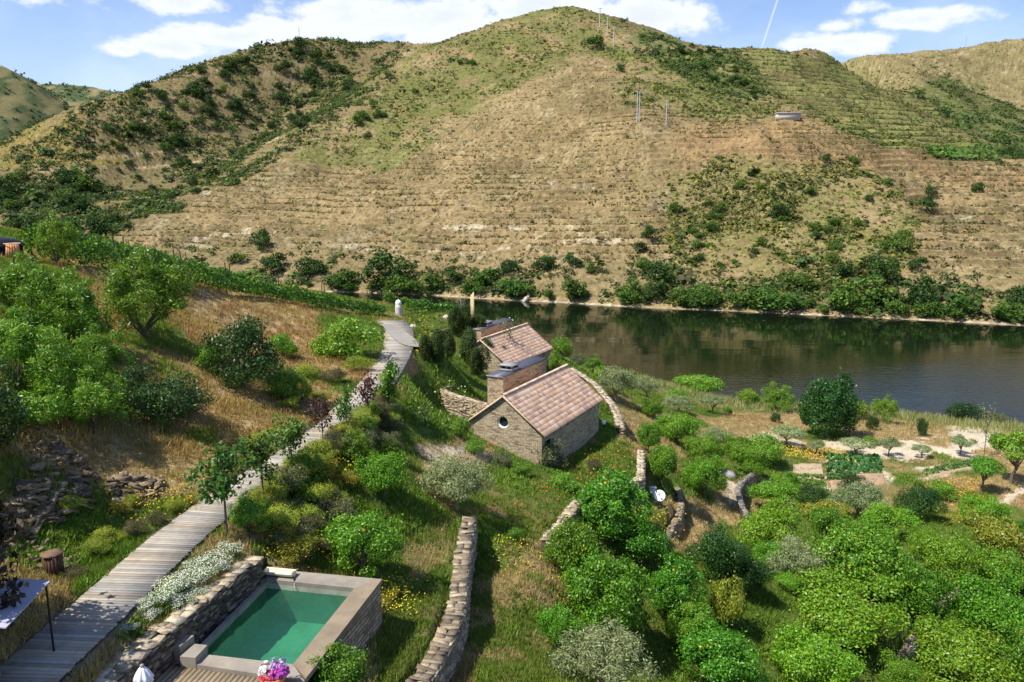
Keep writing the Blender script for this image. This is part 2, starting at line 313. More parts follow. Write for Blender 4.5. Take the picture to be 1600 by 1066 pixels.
def pm(name, base=(.5, .5, .5), rough=.8, metal=0.0, spec=.3, col=False, nscale=None, namp=.3, detail=6.0, bump=0.0, bscale=None, rand=0.0, trans=0.0, uvtex=None, coord='Object', extra=None):
    """principled material: base colour (or the 'Col' attribute) varied by noise, with bump and, for leaves, translucency"""
    if name in _mats: return _mats[name]
    m = bpy.data.materials.new(name); m.use_nodes = True; m.node_tree.nodes.clear(); k = NT(m.node_tree)
    out = k.n('ShaderNodeOutputMaterial'); bs = k.n('ShaderNodeBsdfPrincipled')
    tc = k.n('ShaderNodeTexCoord'); vec = tc.outputs[coord]
    if col:
        at = k.n('ShaderNodeAttribute', _attribute_name='Col'); c = k.mix(1.0, at.outputs['Color'], (*base, 1), 'MULTIPLY')
    else:
        rg = k.n('ShaderNodeRGB'); rg.outputs[0].default_value = (*base, 1); c = rg.outputs[0]
    if nscale:
        f = k.noise(vec, nscale, detail, 0.62); g = k.m('ADD', k.m('MULTIPLY', k.m('SUBTRACT', f, 0.5), 2 * namp * 1.6), 1.0)
        cc = k.n('ShaderNodeCombineColor'); [k.l(g, cc.inputs[i]) for i in range(3)]; c = k.mix(1.0, c, cc.outputs[0], 'MULTIPLY')
    if rand:
        oi = k.n('ShaderNodeObjectInfo'); hs = k.n('ShaderNodeHueSaturation'); k.l(c, hs.inputs['Color'])
        k.l(k.m('ADD', k.m('MULTIPLY', k.m('SUBTRACT', oi.outputs['Random'], .5), rand * .10), .5), hs.inputs['Hue'])
        k.l(k.m('ADD', k.m('MULTIPLY', k.m('SUBTRACT', k.m('FRACT', k.m('MULTIPLY', oi.outputs['Random'], 7.31)), .5), rand), 1.0), hs.inputs['Value']); c = hs.outputs[0]
    nrm = None
    if extra: c, nrm = extra(k, c, tc)
    if bump:
        bp = k.n('ShaderNodeBump'); bp.inputs['Strength'].default_value = 1.0; bp.inputs['Distance'].default_value = bump
        k.l(k.noise(vec, bscale or (nscale or 5.0) * 2, 5.0, .6), bp.inputs['Height'])
        if nrm is not None: k.l(nrm, bp.inputs['Normal'])
        nrm = bp.outputs[0]
    k.l(c, bs.inputs['Base Color']); bs.inputs['Roughness'].default_value = rough; bs.inputs['Metallic'].default_value = metal; bs.inputs['Specular IOR Level'].default_value = spec
    if nrm is not None: k.l(nrm, bs.inputs['Normal'])
    if trans:
        tr = k.n('ShaderNodeBsdfTranslucent'); k.l(k.mix(1.0, c, (1.5, 1.35, .5, 1), 'MULTIPLY'), tr.inputs[0]); mx = k.n('ShaderNodeMixShader'); mx.inputs[0].default_value = trans
        k.l(bs.outputs[0], mx.inputs[1]); k.l(tr.outputs[0], mx.inputs[2]); k.l(mx.outputs[0], out.inputs[0])
    else: k.l(bs.outputs[0], out.inputs[0])
    _mats[name] = m; return m
def masonry(bw, bh, c1, c2, c3, mort):
    """coursed flat stones in uv metres: per-stone colour, dark joints, raised faces"""
    def f(k, c, tc):
        uv = tc.outputs['UV']; wob = k.n('ShaderNodeTexNoise'); wob.inputs['Scale'].default_value = 2.2; wob.inputs['Detail'].default_value = 3; k.l(uv, wob.inputs['Vector'])
        sc = k.n('ShaderNodeVectorMath', _operation='SCALE'); sc.inputs[3].default_value = 0.10; k.l(wob.outputs['Color'], sc.inputs[0])
        ad = k.n('ShaderNodeVectorMath', _operation='ADD'); k.l(uv, ad.inputs[0]); k.l(sc.outputs[0], ad.inputs[1])
        br = k.n('ShaderNodeTexBrick'); br.offset = .43; br.squash = .7; br.squash_frequency = 3
        br.inputs['Scale'].default_value = 1.0; br.inputs['Brick Width'].default_value = bw; br.inputs['Row Height'].default_value = bh; br.inputs['Mortar Size'].default_value = bh * .11; br.inputs['Mortar Smooth'].default_value = .4
        br.inputs['Color1'].default_value = (0, 0, 0, 1); br.inputs['Color2'].default_value = (1, 1, 1, 1); br.inputs['Mortar'].default_value = (.5, .5, .5, 1); k.l(ad.outputs[0], br.inputs['Vector'])
        n = k.noise(ad.outputs[0], 9.0, 4.0, .6); v = k.m('ADD', k.m('MULTIPLY', br.outputs['Color'], .75), k.m('MULTIPLY', n, .5))
        cr = k.ramp(v, [(.1, c2), (.45, c1), (.75, c3), (1.0, c2)]); cc = k.mix(k.m('MULTIPLY', br.outputs['Fac'], .9), cr, (*mort, 1))
        bp = k.n('ShaderNodeBump'); bp.inputs['Distance'].default_value = .035; bp.inputs['Strength'].default_value = 1.0
        k.l(k.m('ADD', k.m('MULTIPLY', k.m('SUBTRACT', 1.0, br.outputs['Fac']), 1.0), k.m('MULTIPLY', v, .8)), bp.inputs['Height'])
        return k.mix(1.0, cc, c, 'MULTIPLY'), bp.outputs[0]
    return f
M = {}
M['house_stone'] = pm('house schist', (1, 1, 1), .9, extra=masonry(.44, .095, (.44, .35, .225), (.20, .155, .105), (.57, .47, .315), (.05, .038, .026)), nscale=.9, namp=.16, coord='UV')
M['rust_stone'] = pm('rust schist', (1, 1, 1), .9, extra=masonry(.36, .075, (.30, .19, .12), (.17, .105, .075), (.40, .27, .18), (.045, .033, .025)), nscale=.9, namp=.16, coord='UV')
M['pool_stone'] = pm('pool schist', (1, 1, 1), .9, extra=masonry(.46, .16, (.34, .25, .16), (.17, .13, .09), (.45, .36, .25), (.045, .035, .025)), nscale=1.2, namp=.25, coord='UV')
M['dry_stone'] = pm('dry stone', (1, 1, 1), .92, col=True, nscale=6.0, namp=.5, bump=.03, bscale=16)
M['wood_grey'] = pm('weathered boards', (1, 1, 1), .85, col=True, nscale=3.0, namp=.25, bump=.006, bscale=30)
M['concrete'] = pm('coping concrete', (.26, .23, .185), .85, nscale=1.6, namp=.35, bump=.004, bscale=22)
M['coping_warm'] = pm('warm coping', (.235, .185, .125), .85, nscale=1.3, namp=.38, bump=.004, bscale=22)
M['white_stone'] = pm('pale trough stone', (.68, .60, .45), .8, nscale=5, namp=.2, bump=.006)
M['tile'] = pm('roof tile', (1, 1, 1), .8, col=True, nscale=5, namp=.16, bump=.006, bscale=16)
M['slate'] = pm('slate slab', (.075, .08, .105), .45, spec=.5, nscale=2.2, namp=.25, bump=.004)
M['slate_trim'] = pm('pale trim', (.27, .265, .27), .7, nscale=6, namp=.15)
M['black_metal'] = pm('dark metal', (.02, .02, .022), .45, metal=.4)
M['white_paint'] = pm('white paint', (.82, .82, .80), .45, nscale=4, namp=.05)
M['cloth_white'] = pm('white cloth', (.74, .73, .78), .9, nscale=3, namp=.06)
M['shade_cloth'] = pm('shade cloth', (.40, .385, .46), .85, nscale=8, namp=.05)
M['terracotta'] = pm('terracotta', (.52, .19, .07), .75, nscale=8, namp=.15)
M['glass'] = pm('window glass', (.02, .025, .03), .08, spec=.6)
M['dark'] = pm('dark recess', (.012, .011, .01), .9)
M['bark'] = pm('bark', (.13, .10, .075), .95, nscale=6, namp=.35, bump=.02)
M['bark_pale'] = pm('pale bark', (.26, .21, .15), .95, nscale=6, namp=.35, bump=.02)
M['wood_brown'] = pm('brown wood', (1, 1, 1), .75, col=True, nscale=6, namp=.25, bump=.004)
M['pole'] = pm('concrete pole', (.46, .45, .42), .8, nscale=1, namp=.1)
M['leaf'] = pm('broad leaf', (1, 1, 1), .42, spec=.38, col=True, rand=.35, trans=.26)
M['leaf_matte'] = pm('soft leaf', (1, 1, 1), .7, spec=.2, col=True, rand=.30, trans=.22)
M['petal'] = pm('petal', (1, 1, 1), .8, spec=.1, col=True, trans=.15)
M['grass'] = pm('grass blade', (1, 1, 1), .75, spec=.15, col=True, trans=.25)
# ------------------------------------------------------------------ the ground, the river, the hills
def mixc(a, b, t): return a * (1 - t[..., None]) + np.asarray(b, float) * t[..., None]
def soft(px, py, poly, w=14.0, wob=None):      # soft membership of a land-cover patch
    acc = 0
    for ox, oy in ((0, 0), (w * .7, 0), (-w * .7, 0), (0, w * .4), (0, -w * .4), (w * .35, w * .25), (-w * .35, -w * .25)): acc = acc + inpoly(px + ox, py + oy, poly)
    return acc / 7.0
def grid_faces(nr, nc):
    i = np.arange(nr - 1)[:, None] * nc + np.arange(nc - 1)[None]; return np.stack([i, i + 1, i + 1 + nc, i + nc], -1).reshape(-1, 4)

# near ground
NU, NY = 820, 560
_u = np.linspace(-1.02, 1.02, NU); _Y = np.geomspace(7.0, 225.0, NY)
_XN = _u[None] * _Y[:, None]; _YN = np.repeat(_Y[:, None], NU, 1)
ZN = near_raw(_XN, _YN)
_dw, _tw, _ = seg_dist(_XN, _YN, WALK)                                   # flat bed under the boardwalk
_bed = 1 - sst(np.abs(_dw), 0.95, 1.45); ZN = ZN * (1 - _bed) + (HC - 12.14) * _bed
_rough = 1 - _bed
_px0, _py0 = proj(_XN, _YN, np.full_like(ZN, HC - 13.4)); _px1, _py1 = proj(_XN, _YN, np.full_like(ZN, HC - 12.6))                # excavation for the pool, its deck and the wall beside it
_exc = inpoly(_px0, _py0, [(412, 886), (420, 888), (592, 907), (490, 1062), (470, 1140), (180, 1140), (262, 1030), (300, 990), (380, 915)]) | inpoly(_px1, _py1, [(398, 874), (410, 874), (342, 930), (314, 952), (278, 984), (245, 1014), (205, 1060), (160, 1120), (100, 1120), (135, 1085), (175, 1044), (215, 1010), (256, 980), (294, 950), (320, 928), (354, 901)]); ZN = np.where(_exc & (_YN < 32), np.minimum(ZN, HC - 15.2), ZN)
ZN += ((fbm(_XN, _YN, 3.0, 4, 3) - .5) * .5 + (fbm(_XN, _YN, .7, 3, 11) - .5) * .14) * _rough
for _k, (_p, _hw) in WALLS.items():                                        # keep the soil below the wall tops and off their faces
    _d, _t, _L = seg_dist(_XN, _YN, [(p[0], p[1]) for p in _p]); _s = np.r_[0, np.cumsum([math.hypot(*(b - a)[:2]) for a, b in zip(_p[:-1], _p[1:])])]; _zt = np.interp(_t, _s, [p[2] for p in _p]); _in = (_t > .02) & (_t < _L - .02)
    ZN = np.where(_in & (np.abs(_d) < .62), np.minimum(ZN, _zt - .08), ZN); ZN = np.where(_in & (_d > .22) & (_d < 1.1), np.minimum(ZN, _zt - _hw * .92), ZN)
def zn(x, y):                                                            # height of the near ground
    x = np.asarray(x, float); y = np.asarray(y, float)
    fi = np.clip(np.log(np.maximum(y, 7.0) / 7.0) / math.log(225.0 / 7.0) * (NY - 1), 0, NY - 1.001); fj = np.clip((x / np.maximum(y, 7.0) + 1.02) / 2.04 * (NU - 1), 0, NU - 1.001)
    i = fi.astype(int); j = fj.astype(int); a = fi - i; b = fj - j
    return (ZN[i, j] * (1 - b) + ZN[i, j + 1] * b) * (1 - a) + (ZN[i + 1, j] * (1 - b) + ZN[i + 1, j + 1] * b) * a
def cast(px, py, hf=None, t0=9.0, t1=230.0, n=1400):                     # where a sight line meets the ground
    hf = hf or zn; v = ray(px, py); t = np.geomspace(t0, t1, n); x = v[0] * t; y = v[1] * t; z = v[2] * t + HC
    h = hf(x, y); k = np.argmax(z < h)
    if k == 0: k = n - 1
    return np.array([x[k], y[k], float(h[k])])

NPX, NPY = proj(_XN, _YN, ZN)
GREEN = [([(640, 555), (760, 560), (765, 590), (690, 610), (752, 655), (725, 680), (690, 705), (640, 690), (615, 640)], 1.0), ([(585, 925), (640, 900), (705, 890), (690, 1080), (570, 1080)], .62), ([(735, 985), (800, 960), (870, 930), (870, 1080), (735, 1080)], .66),
         ([(1150, 925), (1240, 915), (1250, 1080), (1120, 1080)], 1.0), ([(870, 690), (1000, 685), (1000, 750), (850, 765)], .9), ([(915, 595), (968, 650), (965, 700), (925, 690)], 1.0), ([(0, 400), (60, 420), (160, 450), (180, 600), (100, 650), (0, 640)], .8),
         ([(490, 480), (600, 490), (600, 560), (500, 545)], .7), ([(760, 770), (900, 745), (880, 800), (790, 860)], .55), ([(620, 490), (760, 490), (760, 560), (650, 560)], .8), ([(880, 790), (1600, 800), (1600, 1090), (840, 1090)], .72), ([(600, 700), (700, 720), (640, 800), (590, 790)], .5), ([(690, 575), (765, 575), (765, 625), (720, 620), (690, 610)], 1.0), ([(170, 880), (330, 870), (300, 960), (160, 1030)], .8), ([(200, 790), (320, 770), (240, 850), (120, 960), (100, 900)], .8),
         ([(940, 570), (1100, 600), (1240, 640), (1100, 650), (980, 640)], .55), ([(860, 530), (960, 590), (900, 590), (850, 560)], .9), ([(1180, 690), (1270, 700), (1240, 760), (1150, 740)], .6), ([(1400, 760), (1480, 780), (1500, 830), (1440, 840), (1380, 800)], .45), ([(580, 640), (640, 640), (640, 720), (560, 720)], .6), ([(400, 780), (560, 760), (560, 900), (400, 880)], .55)]
DRY = [([(270, 450), (480, 480), (500, 560), (600, 575), (590, 600), (430, 570), (300, 540)], 1.0), ([(270, 600), (420, 650), (400, 690), (250, 640)], 1.0), ([(0, 640), (200, 690), (300, 740), (220, 760), (60, 720)], .9), ([(640, 700), (760, 690), (770, 735), (660, 740)], .7),
       ([(1040, 770), (1130, 790), (1120, 850), (1050, 860)], .8), ([(990, 690), (1060, 690), (1060, 740), (1010, 740)], .8), ([(1120, 650), (1260, 650), (1250, 690), (1110, 690)], .9), ([(1330, 650), (1560, 655), (1600, 680), (1600, 740), (1400, 690), (1320, 690)], .9), ([(1560, 730), (1610, 730), (1610, 800), (1540, 790)], .9),
       ([(610, 850), (710, 800), (710, 880), (640, 920)], .5), ([(960, 640), (1020, 650), (1050, 700), (990, 690)], .8), ([(100, 420), (180, 440), (200, 520), (150, 520)], .8), ([(760, 880), (860, 860), (870, 960), (770, 960)], .45), ([(1110, 750), (1180, 770), (1190, 850), (1120, 800)], .9)]
SAND = [([(1262, 688), (1300, 684), (1360, 690), (1440, 694), (1490, 690), (1482, 668), (1520, 660), (1572, 664), (1560, 680), (1590, 700), (1500, 715), (1400, 716), (1300, 706)], 1.0), ([(1180, 672), (1270, 694), (1262, 706), (1170, 684)], .7), ([(1430, 735), (1520, 722), (1525, 733), (1450, 752)], .7), ([(640, 705), (770, 690), (775, 728), (665, 740)], .55),
        ([(1220, 742), (1300, 742), (1310, 800), (1220, 790)], .55), ([(1290, 735), (1390, 730), (1390, 765), (1300, 765)], .5), ([(1595, 760), (1610, 770), (1540, 805), (1530, 796)], .8), ([(1130, 740), (1160, 760), (1140, 800), (1120, 770)], .7)]
YEL = [([(1225, 695), (1330, 700), (1330, 725), (1225, 715)], .8), ([(1420, 760), (1540, 750), (1540, 830), (1480, 830)], .6), ([(985, 800), (1060, 800), (1060, 850), (1000, 850)], .6)]
_wx = NPX + (fbm(_XN, _YN, 2.4, 3, 21) - .5) * 46; _wy = NPY + (fbm(_XN, _YN, 2.4, 3, 31) - .5) * 30
GN = np.clip((fbm(_XN, _YN, 5.0, 4, 5) - .5) * 2.2 + .56, 0, 1)
for p, s in GREEN: GN = np.maximum(GN, soft(_wx, _wy, p) * s)
for p, s in DRY: GN = GN * (1 - soft(_wx, _wy, p) * s * .93)
SN = np.zeros_like(GN)
for p, s in SAND: SN = np.maximum(SN, soft(_wx, _wy, p, 8) * s)
YN_ = np.zeros_like(GN)
for p, s in YEL: YN_ = np.maximum(YN_, soft(_wx, _wy, p, 8) * s)
_f1 = fbm(_XN, _YN, .45, 3, 41); _f2 = fbm(_XN, _YN, 1.6, 3, 51)
cn = mixc(np.broadcast_to(np.array([.29, .205, .10]), GN.shape + (3,)), (.21, .135, .065), sst(_f2, .45, .75)); cn = mixc(cn, (.40, .30, .15), sst(_f1, .5, .85))
cn = mixc(cn, (.085, .125, .024), sst(GN + (_f1 - .5) * .7, .25, .75)); cn = mixc(cn, (.30, .22, .04), YN_ * sst(_f1, .35, .7) * .8)
cn = mixc(cn, (.50, .42, .30), sst(SN + (_f1 - .5) * .35, .25, .6)); cn = mixc(cn, (.20, .17, .12), _bed * .8)
cn = cn * (0.72 + .56 * _f1[..., None]); _bank = sst(ZN, -1.0, 1.6); cn = mixc(cn, (.10, .085, .055), 1 - _bank)
GROUND_MAT = pm('garden soil and turf', (1, 1, 1), .95, spec=.1, col=True, nscale=3.5, namp=.38, detail=8, bump=.05, bscale=9)
g_ = mk('ground', np.stack([_XN, _YN, ZN], -1), grid_faces(NY, NU), GROUND_MAT, col=cn.reshape(-1, 3), smooth=True); tag(g_, kind='structure')
def gsamp(A, x, y):
    fi = np.clip(np.log(np.maximum(y, 7.0) / 7.0) / math.log(225.0 / 7.0) * (NY - 1), 0, NY - 1); fj = np.clip((x / np.maximum(y, 7.0) + 1.02) / 2.04 * (NU - 1), 0, NU - 1)
    return A[fi.astype(int), fj.astype(int)]

# river
def water_bump(k, c, tc):
    mp = k.n('ShaderNodeMapping'); mp.inputs['Scale'].default_value = (.55, 1.25, 1); k.l(tc.outputs['Object'], mp.inputs[0])
    sx = k.n('ShaderNodeSeparateXYZ'); k.l(tc.outputs['Object'], sx.inputs[0])
    near = k.m('SUBTRACT', 1.0, k.sstep(k.m('ADD', sx.outputs[1], k.m('MULTIPLY', sx.outputs[0], -.28)), 116.0, 160.0))   # breezy water along the near right bank
    h = k.m('ADD', k.m('MULTIPLY', k.noise(mp.outputs[0], .9, 3, .55), k.m('ADD', .009, k.m('MULTIPLY', near, .10))), k.m('MULTIPLY', k.noise(mp.outputs[0], .12, 2, .5), .10))
    bp = k.n('ShaderNodeBump'); bp.inputs['Distance'].default_value = .75; bp.inputs['Strength'].default_value = .8; k.l(h, bp.inputs['Height'])
    return c, bp.outputs[0]
WATER = pm('river water', (.005, .010, .004), .05, spec=.30, extra=water_bump); WATER.node_tree.nodes['Principled BSDF'].inputs['IOR'].default_value = 1.33
w_ = mk('river', [[-900, 60, 0], [900, 60, 0], [900, 520, 0], [-900, 520, 0]], np.array([[0, 1, 2, 3]]), WATER); tag(w_, kind='structure')

# the hills across the river
FU, FY = 1500, 620
_fu = np.linspace(-.95, .95, FU); _fY = np.r_[np.linspace(196, 420, 330), np.linspace(420, 700, 200)[1:], np.linspace(700, 1080, 92)[1:]]; FY = len(_fY)
_XF = _fu[None] * _fY[:, None]; _YF = np.repeat(_fY[:, None], FU, 1)
# coarse thin-plate grid, then linear upsampling
_cu = np.linspace(-.95, .95, 300); _cY = np.linspace(190, 1090, 220)
_cz = far_raw(_cu[None] * _cY[:, None], np.repeat(_cY[:, None], 300, 1))
_i = np.clip((_YF - 190) / 900 * 219, 0, 218.999); _j = np.clip((np.broadcast_to(_fu, _XF.shape) + .95) / 1.9 * 299, 0, 298.999); _ii = _i.astype(int); _jj = _j.astype(int); _a = _i - _ii; _b = _j - _jj
ZF = (_cz[_ii, _jj] * (1 - _b) + _cz[_ii, _jj + 1] * _b) * (1 - _a) + (_cz[_ii + 1, _jj] * (1 - _b) + _cz[_ii + 1, _jj + 1] * _b) * _a
_up = sst(ZF, 1.0, 14.0)
_gul = np.abs(fbm(_XF * 1.0, _YF * .35, 46.0, 3, 77) - .5) * 2                       # rills running down the slope
ZF = ZF + _up * ((fbm(_XF, _YF, 60, 4, 61) - .5) * 9 + (fbm(_XF, _YF, 9, 4, 71) - .5) * 1.5 - (1 - sst(_gul, 0, .3)) * 1.3)
FPX_, FPY_ = proj(_XF, _YF, ZF)
_wx = FPX_ + (fbm(_XF, _YF, 22, 4, 81) - .5) * 70; _wy = FPY_ + (fbm(_XF, _YF, 22, 4, 91) - .5) * 46
def zone(poly, w=16): return soft(_wx, _wy, poly, w)
Z_SPUR = zone([(660, 70), (760, 35), (870, 0), (950, 10), (985, 90), (900, 90), (800, 135), (700, 200), (640, 250), (560, 262), (440, 250), (540, 180), (610, 120)])
Z_LEFT = zone([(-300, 150), (130, 180), (200, 140), (330, 95), (480, 50), (650, 60), (600, 120), (520, 185), (440, 240), (330, 290), (200, 350), (130, 400), (-300, 460)])
Z_LOLV = zone([(-300, 190), (100, 180), (230, 190), (200, 260), (0, 260), (-300, 270)])
Z_POLE = zone([(960, 70), (1080, 80), (1160, 120), (1215, 185), (1130, 190), (1050, 170), (980, 160)])
Z_VINE = zone([(1100, 70), (1320, 85), (1420, 140), (1540, 236), (1440, 238), (1250, 178), (1190, 160), (1140, 110)])
Z_OLIV = zone([(1030, 285), (1100, 255), (1330, 245), (1390, 280), (1420, 340), (1390, 480), (1060, 480), (1040, 380)])
Z_RIGHT = ((_YF > 640) & (_XF > 250)) * 1.0
Z_RGUL = zone([(1420, 130), (1480, 120), (1600, 170), (1700, 170), (1700, 250), (1560, 250), (1480, 190)])
Z_ORNG = zone([(1040, 190), (1250, 186), (1430, 236), (1600, 265), (1700, 290), (1500, 290), (1330, 250), (1060, 260)])
Z_TOPG = zone([(985, 30), (1060, 55), (1150, 90), (1200, 150), (1130, 150), (1060, 110), (990, 80)])
Z_SHORE = 1 - sst(ZF, 3.0, 16.0)
_tan = np.clip(1 - Z_SPUR * .8 - Z_LEFT * .65 - Z_POLE * .8 - Z_OLIV * .85 - Z_TOPG - Z_SHORE, 0, 1)
# terraces cut into the slope
_per = 2.3 + 1.6 * (Z_VINE > .5); _zw = ZF + (fbm(_XF, _YF, 70, 2, 101) - .5) * 5.0 + (fbm(_XF, _YF, 12, 2, 103) - .5) * .9; _fr = _zw / _per - np.floor(_zw / _per)
_ta = np.clip(_tan * 1.0 + Z_VINE * 1.0 + Z_LEFT * .35 + Z_SPUR * .35, 0, 1) * (.45 + .55 * sst(fbm(_XF, _YF, 24, 3, 111), .28, .52)) * sst(ZF, 6, 16)
ZF = ZF + _ta * _per * ((sst(_fr, .52, .95)) - _fr) * .95
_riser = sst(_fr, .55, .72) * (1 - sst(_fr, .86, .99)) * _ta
n1 = fbm(_XF, _YF, 5.0, 4, 121); n2 = fbm(_XF, _YF, 1.5, 3, 131); n3 = fbm(_XF, _YF, 40, 4, 141); n4 = fbm(_XF, _YF, 14, 4, 151)
cf = np.broadcast_to(np.array([.258, .190, .092]), _XF.shape + (3,)); cf = mixc(cf, (.175, .138, .062), sst(n3, .42, .68) * .8); cf = mixc(cf, (.34, .27, .15), sst(n1, .52, .8) * .7)
cf = mixc(cf, (.31, .20, .095), Z_ORNG * .8)
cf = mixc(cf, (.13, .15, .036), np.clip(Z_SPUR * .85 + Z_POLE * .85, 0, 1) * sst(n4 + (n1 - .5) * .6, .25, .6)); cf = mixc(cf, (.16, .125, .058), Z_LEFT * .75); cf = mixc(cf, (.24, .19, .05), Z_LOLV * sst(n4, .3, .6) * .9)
cf = mixc(cf, (.185, .195, .058), Z_VINE * .8); cf = mixc(cf, (.11, .17, .03), Z_VINE * (_fr > .2) * (_fr < .6) * .9); cf = mixc(cf, (.19, .165, .058), Z_OLIV * sst(n4 + (n1 - .5) * .5, .25, .6) * .85); cf = mixc(cf, (.08, .13, .03), Z_TOPG * sst(n4, .3, .55) * .8); cf = mixc(cf, (.23, .19, .085), Z_RIGHT * .7); cf = mixc(cf, (.075, .13, .028), Z_RGUL * .75)
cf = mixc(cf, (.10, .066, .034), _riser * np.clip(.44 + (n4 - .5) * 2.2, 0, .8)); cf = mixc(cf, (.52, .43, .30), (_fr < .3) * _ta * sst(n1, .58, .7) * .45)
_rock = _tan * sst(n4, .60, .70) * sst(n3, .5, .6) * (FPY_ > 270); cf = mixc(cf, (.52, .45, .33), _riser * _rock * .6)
for seg in ([(480, 372), (560, 384), (640, 388), (690, 386)], [(690, 352), (760, 350), (830, 356)], [(540, 384), (600, 396)], [(880, 296), (930, 292)], [(820, 286), (870, 288)], [(720, 392), (800, 386)], [(300, 372), (350, 362), (390, 360)], [(900, 365), (950, 358)], [(880, 380), (1000, 372)]):
    d, _, _ = seg_dist(_wx * .5 + FPX_ * .5, _wy * .3 + FPY_ * .7, seg); cf = mixc(cf, (.58, .50, .37), (1 - sst(np.abs(d), 1.5, 5.0)) * sst(n1 + n2 * .5, .6, .9) * .55)
for seg in ([(60, 268), (150, 262), (230, 262), (330, 250), (400, 228), (450, 210), (500, 196)], [(120, 250), (220, 240), (300, 232)]):
    d, _, _ = seg_dist(FPX_, FPY_, seg); cf = mixc(cf, (.40, .30, .18), (1 - sst(np.abs(d), 1.0, 2.6)) * .8 * Z_LEFT)
cf = mixc(cf, (.10, .12, .03), sst(n2 + (n4 - .5) * .5, .60, .78) * (.35 + .5 * np.clip(Z_SPUR + Z_LEFT + Z_OLIV + Z_POLE + Z_RIGHT * .5, 0, 1)))
cf = mixc(cf, (.12, .085, .045), sst(fbm(_XF, _YF, 2.2, 3, 161), .60, .75) * .5)
cf = mixc(cf, (.15, .12, .055), Z_SHORE * .6 * (ZF > 1.4)); cf = mixc(cf, (.46, .40, .29), (1 - sst(ZF + (n1 - .5) * 1.1, .12, .32)) * (.3 + .8 * n2)); cf = mixc(cf, (.04, .04, .025), 1 - sst(ZF, -.4, .15))
n5 = vnoise(_XF / .9, _YF / .9, 501); cf = cf * (.57 + .60 * n2 + .30 * n5)[..., None]; cf = mixc(cf, (.085, .075, .03), sst(vnoise(_XF / 1.3, _YF / 1.0, 511) + (n1 - .5) * .5, .74, .86) * .75 * (ZF > 2))
def specks(k, c, tc):
    a = k.sstep(k.noise(tc.outputs['Object'], 1.1, 3, .6), .56, .68); b = k.sstep(k.noise(tc.outputs['Object'], .42, 4, .65), .57, .66); d = k.sstep(k.noise(tc.outputs['Object'], 1.9, 2, .5), .62, .7)
    c = k.mix(k.m('MULTIPLY', a, .55), c, (.105, .085, .035)); c = k.mix(k.m('MULTIPLY', b, .42), c, (.12, .125, .035)); return k.mix(k.m('MULTIPLY', d, .45), c, (.50, .40, .26)), None
HILL_MAT = pm('dry hillside', (1, 1, 1), .97, spec=.08, col=True, nscale=.6, namp=.45, detail=9, bump=.22, bscale=1.1, extra=specks)
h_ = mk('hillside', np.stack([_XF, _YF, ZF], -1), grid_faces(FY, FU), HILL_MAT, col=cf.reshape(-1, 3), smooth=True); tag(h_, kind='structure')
def fidx(x, y):
    i = np.clip(np.searchsorted(_fY, y), 0, FY - 1); j = np.clip(np.round((x / y + .95) / 1.9 * (FU - 1)), 0, FU - 1).astype(int); return i, j
def zf(x, y):
    x = np.asarray(x, float); y = np.asarray(y, float); y = np.clip(y, 197, 1079)
    i = np.clip(np.searchsorted(_fY, y) - 1, 0, FY - 2); a = (y - _fY[i]) / (_fY[i + 1] - _fY[i]); fj = np.clip((x / y + .95) / 1.9 * (FU - 1), 0, FU - 1.001); j = fj.astype(int); b = fj - j
    return (ZF[i, j] * (1 - b) + ZF[i, j + 1] * b) * (1 - a) + (ZF[i + 1, j] * (1 - b) + ZF[i + 1, j + 1] * b) * a
FVIS = (np.minimum.accumulate(np.r_[np.full((1, FU), 1e9), FPY_[:-1]], 0) >= FPY_ - 1.5)
def castf(px, py): return cast(px, py, zf, 200.0, 1075.0, 2600)
# two hills farther back on the left
def back_hill(name, crest, d, depth, base, seed):
    xs = np.array([p[0] for p in crest]); ys = np.array([p[1] for p in crest]); nu, nd = 260, 90
    pxs = np.linspace(xs[0], xs[-1], nu); cy = np.interp(pxs, xs, ys); V = np.zeros((nd, nu, 3)); cz = np.array([PD(a, b, d)[2] for a, b in zip(pxs, cy)]); cz = cz + (fbm(pxs, pxs * 0, 30, 3, seed) - .5) * 5
    ux = np.array([ray(a, 300)[0] / ray(a, 300)[1] for a in pxs])
    for i, t in enumerate(np.linspace(-1, 1, nd)):
        y = d + t * depth + (fbm(ux * 300, ux * 0 + 3, 60, 3, seed + 1) - .5) * 60; V[i, :, 0] = ux * d; V[i, :, 1] = y; V[i, :, 2] = cz - np.abs(t) ** 1.25 * (cz + 40) + (fbm(ux * d, y, 45, 4, seed + 2) - .5) * 16 * (1 - (1 - abs(t)) ** 8)
    n = fbm(V[..., 0], V[..., 1], 26, 4, seed + 5); q = fbm(V[..., 0], V[..., 1], 7, 3, seed + 7); c = np.broadcast_to(np.array(base), n.shape + (3,)); c = mixc(c, (.055, .085, .035), sst(n + (q - .5) * .8, .36, .52)); c = c * (.7 + .6 * q[..., None])
    o = mk(name, V, grid_faces(nd, nu), HILL_MAT, col=c.reshape(-1, 3), smooth=True); tag(o, kind='structure'); BACK.append((V, n + (q - .5) * .6))
BACK = []
back_hill('far_hill', [(-500, 60), (-300, 70), (-120, 88), (0, 97), (30, 106), (60, 119), (90, 142), (120, 168), (150, 196), (200, 260)], 900, 300, (.19, .17, .075), 301)
back_hill('far_hill', [(-100, 150), (40, 136), (90, 130), (130, 132), (180, 139), (230, 152), (300, 190), (400, 260)], 1350, 350, (.24, .20, .10), 351)
